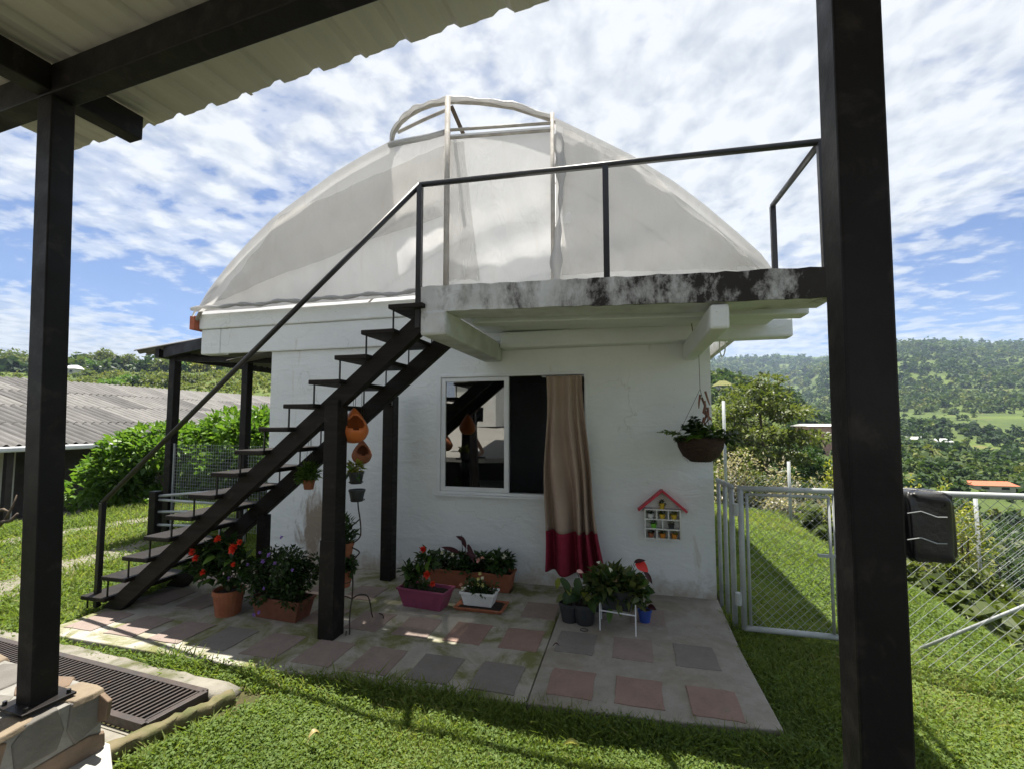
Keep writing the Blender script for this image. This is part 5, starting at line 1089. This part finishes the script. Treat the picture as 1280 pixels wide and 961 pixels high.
# white ribbed trough in a terracotta saucer
c = onz(598, 764); c.y += .09; sa = MB(); t2 = thing('saucer', 'shallow terracotta tray under the white trough', 'tray', tuple(c)); trough(t2, c, .42, .22, .03, TERRA, name='tray', taper=.94, rim=.008)
c2 = c + Vector((-.02, 0, .031)); t = thing('potted_plant', 'small white ribbed trough with pale yellow flowers on a tray', 'plant', tuple(c2)); trough(t, c2, .30, .15, .115, WHITEPLASTIC, taper=.82, ribs=22)
cl = [Vector((c2.x-.11+.22*random.random(), c2.y+random.uniform(-.04, .04), c2.z+random.uniform(.11, .17))) for _ in range(8)]
foliage('foliage', [(tuple(p), (.05, .05, .035)) for p in cl], 330, .045, .022, L_DARK, t, hollow=.2)
stems(t, c2+Vector((.03, 0, .1)), [ony(600, 722, c2.y), ony(604, 724, c2.y)], .003)
for px, py, m in ((598, 723, P_YELLOW), (603, 722, P_WHITE), (598, 730, P_YELLOW), (603, 731, P_YELLOW), (576, 730, P_PINK), (578, 735, P_WHITE), (600, 716, P_YELLOW)): flower(t, tuple(ony(px, py, c2.y-.05)), .019, m, 5)
# white wire stand with a dark trough of flamingo flowers
l0, l1 = onz(750, 787, .006), onz(795, 795, .006); t = thing('wire_stand', 'white wire stand carrying a dark trough on the pavement', 'stand', tuple(l0)); dv = Vector((.0, .20, 0)); ht = .15
for p in (l0, l1, l0+dv, l1+dv): MB().tube([p, p+Vector((.0, 0, ht+.08))], .0055, 6).build('leg', WHITEMETAL, t)
for a, e in ((l0, l1), (l0+dv, l1+dv), (l0, l0+dv), (l1, l1+dv)): MB().tube([a+Vector((0, 0, ht)), e+Vector((0, 0, ht))], .0055, 6).build('rail', WHITEMETAL, t)
ang_ = math.atan2(l1.y-l0.y, l1.x-l0.x); c = (l0+l1)/2 + dv/2 + Vector((0, 0, ht+.007)); t = thing('potted_plant', 'dark trough of flamingo flowers on the white wire stand', 'plant', tuple(c)); trough(t, c, (l1-l0).length*.94, .17, .15, GREYPLASTIC, ang=ang_)
cl = [c + Vector((random.uniform(-.17, .17), random.uniform(-.08, .08), random.uniform(.12, .21))) for _ in range(14)]
foliage('foliage', [(tuple(p), (.07, .06, .06)) for p in cl], 330, .10, .045, L_OLIVE, t, hollow=.2); foliage('foliage', [(tuple(p), (.07, .06, .06)) for p in cl], 330, .085, .045, L_DARK, t, hollow=.2)
Yq = c.y-.06; tips = []
for a, d, L_, W_, m, nm_ in (((795, 703), (1, -.3, -.45), .105, .085, P_RED, 'flower'), ((805, 713), (.8, -.2, -1), .11, .04, L_MAROON, 'leaf'), ((793, 702), (1, -.3, .45), .085, .035, L_MAROON, 'leaf'), ((795, 718), (1, -.5, -.1), .08, .06, L_DARK, 'leaf'), ((783, 717), (1, -.4, .35), .075, .045, L_DARK, 'leaf'), ((765, 715), (-.3, -.4, .8), .05, .025, P_WHITE, 'flower'), ((768, 726), (.2, -.6, .3), .045, .04, P_PINK, 'flower'), ((770, 733), (0, -.8, .2), .04, .04, P_PINK, 'flower'), ((780, 722), (.1, -.6, .5), .045, .03, P_PINK, 'flower'), ((763, 760), (-.1, -.8, -.7), .11, .05, L_BRIGHT, 'leaf'), ((772, 752), (.3, -.8, -.8), .11, .05, L_OLIVE, 'leaf'), ((800, 730), (.3, -.6, .4), .09, .06, L_BRIGHT, 'leaf'), ((806, 738), (.8, -.5, .2), .08, .07, L_DARK, 'leaf'), ((752, 745), (-.6, -.6, .2), .10, .05, L_OLIVE, 'leaf')):
    p = ony(*a, Yq); oneleaf(nm_, p, d, L_, W_, m, t); tips.append(p)
stems(t, c+Vector((.05, 0, .12)), tips[:9], .003)
# darker pots behind the stand
def simple_plant(px, py, r, h, m, lab, leaves_, y=None):
    c = onz(px, py, .006); t = thing('potted_plant', lab, 'plant', tuple(c)); pot(t, c, r, h, m, n=18); tips = []
    for (a, d, L_, W_, mm) in leaves_: p = ony(*a, c.y-.02); oneleaf('leaf' if mm.name.startswith(('leaf', 'maroon')) else 'flower', p, d, L_, W_, mm, t); tips.append(p)
    stems(t, c+Vector((0, 0, h*.8)), tips, .004); return t
simple_plant(712, 775, .085, .15, GREYPLASTIC, 'dark pot with lime tipped leaves left of the wire stand', [((699, 722), (-.3, -.3, -1), .09, .05, L_YEL), ((701, 722), (.8, -.4, -.7), .15, .06, L_DARK), ((709, 728), (.3, -.5, -.8), .10, .05, L_YEL), ((710, 738), (-.2, -.5, -.9), .12, .07, L_DARK), ((716, 735), (.7, -.5, -.2), .10, .06, L_DARK), ((705, 742), (-.5, -.4, -.4), .09, .05, L_OLIVE)])
simple_plant(731, 778, .095, .16, GREYPLASTIC, 'dark pot with a pink flamingo flower under the curtain hem', [((721, 713), (1, -.4, .05), .055, .035, P_PINK), ((721, 722), (.2, -.5, -.8), .12, .07, L_DARK), ((730, 735), (.4, -.6, -.7), .10, .07, L_YEL), ((735, 737), (.7, -.6, .1), .07, .03, L_STRAW), ((740, 733), (.5, -.6, -.3), .13, .08, L_DARK), ((725, 744), (-.6, -.6, -.1), .12, .08, L_DARK), ((738, 748), (.3, -.8, -.4), .12, .08, L_DARK), ((734, 728), (-.2, -.3, .6), .09, .05, L_DARK)])
simple_plant(752, 762, .10, .26, GREYPLASTIC, 'tall dark pot with rounded glossy leaves against the wall', [((746, 722), (-.3, -.3, .9), .09, .07, L_DARK), ((754, 720), (.4, -.4, .6), .10, .08, L_DARK), ((757, 728), (.8, -.5, -.2), .09, .08, L_BRIGHT), ((745, 730), (-.8, -.5, -.1), .10, .08, L_DARK), ((750, 732), (0, -.8, .1), .10, .08, L_DARK), ((752, 704), (-.5, -.3, .3), .05, .03, P_WHITE)])
simple_plant(806, 777, .055, .105, BLUE, 'small blue pot with reddish leaves beside the wire stand', [((806, 752), (.4, -.5, .3), .08, .05, L_OLIVE), ((802, 757), (-.4, -.6, .2), .07, .05, L_MAROON), ((810, 757), (.7, -.5, 0), .07, .05, L_MAROON), ((808, 748), (.1, -.4, .8), .08, .05, L_BRIGHT)])
# ------------------------------------------------------------------ little house shelf on the wall with nine small pots
sx0, sx1, sz0, sz1 = .13, .44, .535, .80; ys, yb = YW-.085, YW-.004
t = thing('house_shelf', 'white house shaped wall shelf with red gable roof', 'shelf', ((sx0+sx1)/2, YW, sz0)); w_ = .011; rowsz = [sz0, sz0+.088, sz0+.176, sz1]
MB().lohi((sx0, yb-.004, sz0), (sx1, yb, sz1)).build('back_panel', WHITEWOOD, t)
for x in (sx0, sx1): MB().lohi((x-w_/2, ys, sz0-.004), (x+w_/2, yb-.0045, sz1+.006)).build('side_panel', WHITEWOOD, t)
for z in rowsz: MB().lohi((sx0+w_/2+.0005, ys+.001, z-w_/2), (sx1-w_/2-.0005, yb-.005, z+w_/2)).build('shelf_board', WHITEWOOD, t)
W3 = (sx1-sx0)/3; cells = [(0, [sx0+W3, sx0+2*W3]), (1, [(sx0+sx1)/2]), (2, [sx0+W3, sx0+2*W3])]
for r, xs_ in cells:
    for x in xs_: MB().lohi((x-w_/2, ys+.002, rowsz[r]+w_/2+.0005), (x+w_/2, yb-.005, rowsz[r+1]-w_/2-.0005)).build('divider', WHITEWOOD, t)
ap = Vector(((sx0+sx1)/2, 0, .975))
b = MB(); b.add([(sx0, yb-.003, sz1+.008), (sx1, yb-.003, sz1+.008), (ap.x, yb-.003, ap.z-.02)], [(0, 1, 2)]); b.build('gable_panel', WHITEWOOD, t)
for s_ in (-1, 1):
    a = Vector((ap.x, (ys+yb)/2-.005, ap.z)); e = Vector((ap.x+s_*.215, (ys+yb)/2-.005, sz1-.012)); MB().bar(a, e, .10, .018, (0, 0, 1)).build('roof_board', REDPAINT, t)
MINI = {'yellow': mat('yellow_glaze', (.62, .42, .04), None, .4, 9, 0), 'orange': mat('orange_glaze', (.62, .24, .03), None, .4, 9, 0), 'lime': mat('lime_glaze', (.16, .48, .04), None, .4, 9, 0), 'white': WHITEPLASTIC, 'clay': TERRA, 'black': GREYPLASTIC}
for x, r, cn, cell, lab in ((ap.x, 3, 'yellow', 'tall', 'tiny yellow pot with spiky succulent under the red gable'), (sx0+W3*.5, 2, 'white', '', 'tiny white pot in the upper row of the house shelf'), (sx0+W3*1.5, 2, 'yellow', '', 'tiny yellow pot mid upper row of the house shelf between white and lime topped ones'), (sx0+W3*2.5, 2, 'yellow', 'g', 'tiny yellow pot with yellow green succulent in the upper row'), (sx0+(sx1-sx0)*.25, 1, 'lime', '', 'tiny lime green pot in the middle row of the house shelf'), (sx0+(sx1-sx0)*.75, 1, 'black', 'w', 'tiny black pot with silvery succulent in the middle row'), (sx0+W3*.5, 0, 'clay', '', 'tiny terracotta pot in the bottom row of the house shelf'), (sx0+W3*1.5, 0, 'orange', '', 'tiny wide orange pot in the bottom row of the house shelf'), (sx0+W3*2.5, 0, 'orange', 'g', 'tiny orange pot with tall green succulent in the bottom row')):
    z = rowsz[r]+w_/2+.0005; c = Vector((x, ys+.038, z)); tt = thing('mini_pot', lab, 'pot', tuple(c), 'mini pots on the house shelf'); pot(tt, c, .027 if cell != 'tall' else .024, .040 if cell != 'tall' else .05, MINI[cn], taper=.8, n=14)
    foliage('succulent', [((c.x, c.y, c.z+.052), (.022, .02, .016 if cell != 'tall' else .03))], 46, .026, .011, {'g': L_YEL, 'w': L_PALE}.get(cell, L_DARK), tt, hollow=.1)
# ------------------------------------------------------------------ hanging coir basket with fern
c = ony(876, 577, 4.22); t = thing('hanging_basket', 'brown coir basket of fern hanging from the slab beam', 'hanging basket', tuple(c)); rb = .195; hb = .205
b = MB(); b.lathe([(0, .0), (rb*.42, .004), (rb*.72, .05), (rb*.92, .12), (rb, hb), (rb*.93, hb+.004), (rb*.80, .13), (rb*.3, .07), (0, .06)], c, 40, .035); bk = b.build('coir_bowl', COIR, t, True)
fz = []; rngf = np.random.default_rng(5); n_ = 900; a = rngf.uniform(0, 6.28, n_); h_ = rngf.random(n_); rr = rb*(.45+.57*h_**.6); C = np.stack([c.x+rr*np.cos(a), c.y+rr*np.sin(a), c.z+hb*h_], -1); V = leaves(C, np.stack([np.cos(a), np.sin(a), rngf.normal(-.3, .6, n_)], -1)+rngf.normal(0, .5, (n_, 3)), .022*rngf.uniform(.4, 1.2, n_), .0022*np.ones(n_), rng=rngf); npmesh('fibre', V, 4, rngf.random(n_)*.3, L_MAROON, bk, kind='stuff')
MB().lathe([(0, hb*.9), (rb*.9, hb*.86)], c, 18).build('soil', SOIL, bk)
def frond(base, d, L_, wd, m):
    base, d = Vector(base), Vector(d).normalized(); s = d.cross(Vector((0, 0, 1))).normalized(); C = []; D = []; Ls = []; pts = []; n = 22
    for k in range(n):
        f_ = (k+1)/n; p = base + d*(L_*f_) - Vector((0, 0, .28*L_*f_*f_)); pts.append(p); ww = 1.5*wd*math.sin(math.pi*(.12+.85*f_))
        for sg in (-1, 1): C.append(tuple(p)); D.append(tuple(s*sg + d*.35 + Vector((0, 0, random.uniform(-.75, .35))))); Ls.append(ww)
    Ls = np.array(Ls); V = leaves(np.array(C), np.array(D), Ls, Ls*.36+.004); V[:, 2] += 0; o = npmesh('frond', V, 4, RNG.random(len(Ls)), m, t)
    MB().tube([base]+pts[::4], .0022, 5).build('midrib', STEMM, o)
ctr = c+Vector((0, 0, hb*.9))
for d, L_, wd in (((-.25, -.15, 1.5), .30, .075), ((-1, -.2, .55), .36, .06), ((-.9, -.5, .35), .22, .06), ((.9, -.4, .55), .32, .065), ((1, .1, .2), .32, .07), ((.5, -.8, .5), .24, .06), ((-.4, -.9, .4), .22, .06), ((.2, .9, .8), .25, .06), ((-.5, .5, 1.0), .25, .06), ((.3, -.6, 1.1), .24, .055), ((.7, .4, .6), .26, .06), ((-.2, -.5, 1.2), .26, .06)): frond(ctr+Vector((d[0]*.05, d[1]*.05, 0)), d, L_, wd, L_DARK if random.random() < .6 else L_BRIGHT)
hk = ony(877, 486, 4.22); kn = Vector((c.x+.01, 4.22, hk.z)); b = MB()
for k in range(3): a = 2.09*k+.9; b.bar((c.x+rb*.97*math.cos(a), c.y+rb*.97*math.sin(a), c.z+hb), kn, .0035, .0035)
b.build('chain', IRON, t); MB().tube([kn, kn+Vector((.0, .02, .35)), Vector((kn.x+.01, 4.25, 2.36))], .0025, 5).build('wire', CORD, t)
MB().tube([ony(px, py, 4.30) for px, py in ((868, 392), (864, 402), (866, 416), (873, 424), (882, 425), (890, 420), (896, 414))], .004, 6).build('hook', CORD, t, True)
b = MB()
for k in range(9): p = kn + Vector((random.uniform(-.01, .06), random.uniform(-.03, .0), -.02-.028*k)); b.tube([p, p+Vector((random.uniform(-.03, .04), random.uniform(-.02, .02), -.07)), p+Vector((random.uniform(-.02, .05), 0, -.12))], [.010, .008, .004], 5)
b.build('dried_flower', mat('dried_red_brown', (.16, .045, .03), (.25, .16, .11), .9, 40, .3), t, True)

# ================================================================== BEHIND THE CAMERA (seen in the window pane)
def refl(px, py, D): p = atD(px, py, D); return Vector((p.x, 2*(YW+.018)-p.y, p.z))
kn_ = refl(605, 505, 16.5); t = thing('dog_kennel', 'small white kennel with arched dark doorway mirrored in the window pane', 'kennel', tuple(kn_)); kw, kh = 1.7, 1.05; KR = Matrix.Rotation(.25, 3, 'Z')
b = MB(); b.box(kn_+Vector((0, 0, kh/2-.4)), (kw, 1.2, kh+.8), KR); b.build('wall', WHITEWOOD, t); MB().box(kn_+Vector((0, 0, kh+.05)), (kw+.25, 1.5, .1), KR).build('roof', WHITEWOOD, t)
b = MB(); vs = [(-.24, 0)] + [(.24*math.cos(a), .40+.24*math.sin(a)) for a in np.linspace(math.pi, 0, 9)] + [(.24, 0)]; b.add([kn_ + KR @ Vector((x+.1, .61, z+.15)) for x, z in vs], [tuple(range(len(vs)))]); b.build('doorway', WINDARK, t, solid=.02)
# the person walking across the yard, mirrored in the pane
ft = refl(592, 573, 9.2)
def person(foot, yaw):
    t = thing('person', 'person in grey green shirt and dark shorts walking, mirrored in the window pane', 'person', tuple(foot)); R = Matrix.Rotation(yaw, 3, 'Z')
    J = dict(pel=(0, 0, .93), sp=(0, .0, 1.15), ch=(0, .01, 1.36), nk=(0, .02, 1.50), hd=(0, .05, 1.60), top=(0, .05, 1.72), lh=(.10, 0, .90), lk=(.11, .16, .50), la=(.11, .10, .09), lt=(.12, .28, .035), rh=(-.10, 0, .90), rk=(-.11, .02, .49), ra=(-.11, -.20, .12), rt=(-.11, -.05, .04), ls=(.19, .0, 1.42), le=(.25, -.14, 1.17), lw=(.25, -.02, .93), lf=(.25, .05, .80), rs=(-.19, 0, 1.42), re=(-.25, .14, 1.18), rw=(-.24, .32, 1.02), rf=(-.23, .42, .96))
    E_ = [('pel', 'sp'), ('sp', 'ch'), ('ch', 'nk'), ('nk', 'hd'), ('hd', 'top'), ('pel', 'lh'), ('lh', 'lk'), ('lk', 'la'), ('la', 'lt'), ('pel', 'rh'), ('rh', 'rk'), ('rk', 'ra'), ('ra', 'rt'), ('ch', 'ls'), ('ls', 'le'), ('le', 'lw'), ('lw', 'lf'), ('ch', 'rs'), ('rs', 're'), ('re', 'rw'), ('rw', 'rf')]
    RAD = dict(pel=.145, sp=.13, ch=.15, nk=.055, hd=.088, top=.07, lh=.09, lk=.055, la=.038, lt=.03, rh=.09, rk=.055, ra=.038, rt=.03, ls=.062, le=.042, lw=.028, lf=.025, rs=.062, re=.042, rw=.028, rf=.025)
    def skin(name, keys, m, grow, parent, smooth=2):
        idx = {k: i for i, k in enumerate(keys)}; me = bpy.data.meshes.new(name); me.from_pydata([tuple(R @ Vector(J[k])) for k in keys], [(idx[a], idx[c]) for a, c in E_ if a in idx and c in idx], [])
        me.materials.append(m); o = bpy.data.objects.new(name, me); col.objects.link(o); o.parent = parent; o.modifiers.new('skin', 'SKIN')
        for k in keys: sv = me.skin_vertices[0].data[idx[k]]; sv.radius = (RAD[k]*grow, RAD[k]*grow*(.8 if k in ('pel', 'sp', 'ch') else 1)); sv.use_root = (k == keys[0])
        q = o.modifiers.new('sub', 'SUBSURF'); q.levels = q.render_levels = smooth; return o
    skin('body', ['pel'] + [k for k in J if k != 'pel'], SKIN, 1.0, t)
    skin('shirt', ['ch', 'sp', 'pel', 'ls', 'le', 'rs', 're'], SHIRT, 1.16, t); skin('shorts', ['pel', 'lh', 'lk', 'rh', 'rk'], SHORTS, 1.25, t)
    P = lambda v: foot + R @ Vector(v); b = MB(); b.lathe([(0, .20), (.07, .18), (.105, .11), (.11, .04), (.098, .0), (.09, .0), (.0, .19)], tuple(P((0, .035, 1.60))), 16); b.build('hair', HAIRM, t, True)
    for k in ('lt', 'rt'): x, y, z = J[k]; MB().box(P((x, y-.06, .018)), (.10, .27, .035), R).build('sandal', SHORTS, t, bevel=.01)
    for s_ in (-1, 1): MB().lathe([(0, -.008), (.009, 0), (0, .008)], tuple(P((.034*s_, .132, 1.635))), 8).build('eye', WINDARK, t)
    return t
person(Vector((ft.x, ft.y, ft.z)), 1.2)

# ------------------------------------------------------------------ air over the valley
hz = MB(); hz.lohi((-1600, -1600, -120), (2600, 3300, 420)); ho = hz.build('haze', MATS['concrete']); ho['kind'] = 'stuff'; ho['label'] = 'thin bluish haze in the valley air'
hm = bpy.data.materials.new('valley_haze'); hm.use_nodes = True; ht_ = hm.node_tree; ht_.nodes.clear(); pv_ = N(ht_, 'ShaderNodeVolumePrincipled'); pv_.inputs['Density'].default_value = .00021; pv_.inputs['Color'].default_value = (.60, .76, 1.0, 1); pv_.inputs['Anisotropy'].default_value = .2
oo = N(ht_, 'ShaderNodeOutputMaterial'); ht_.links.new(pv_.outputs[0], oo.inputs['Volume']); ho.data.materials.clear(); ho.data.materials.append(hm)
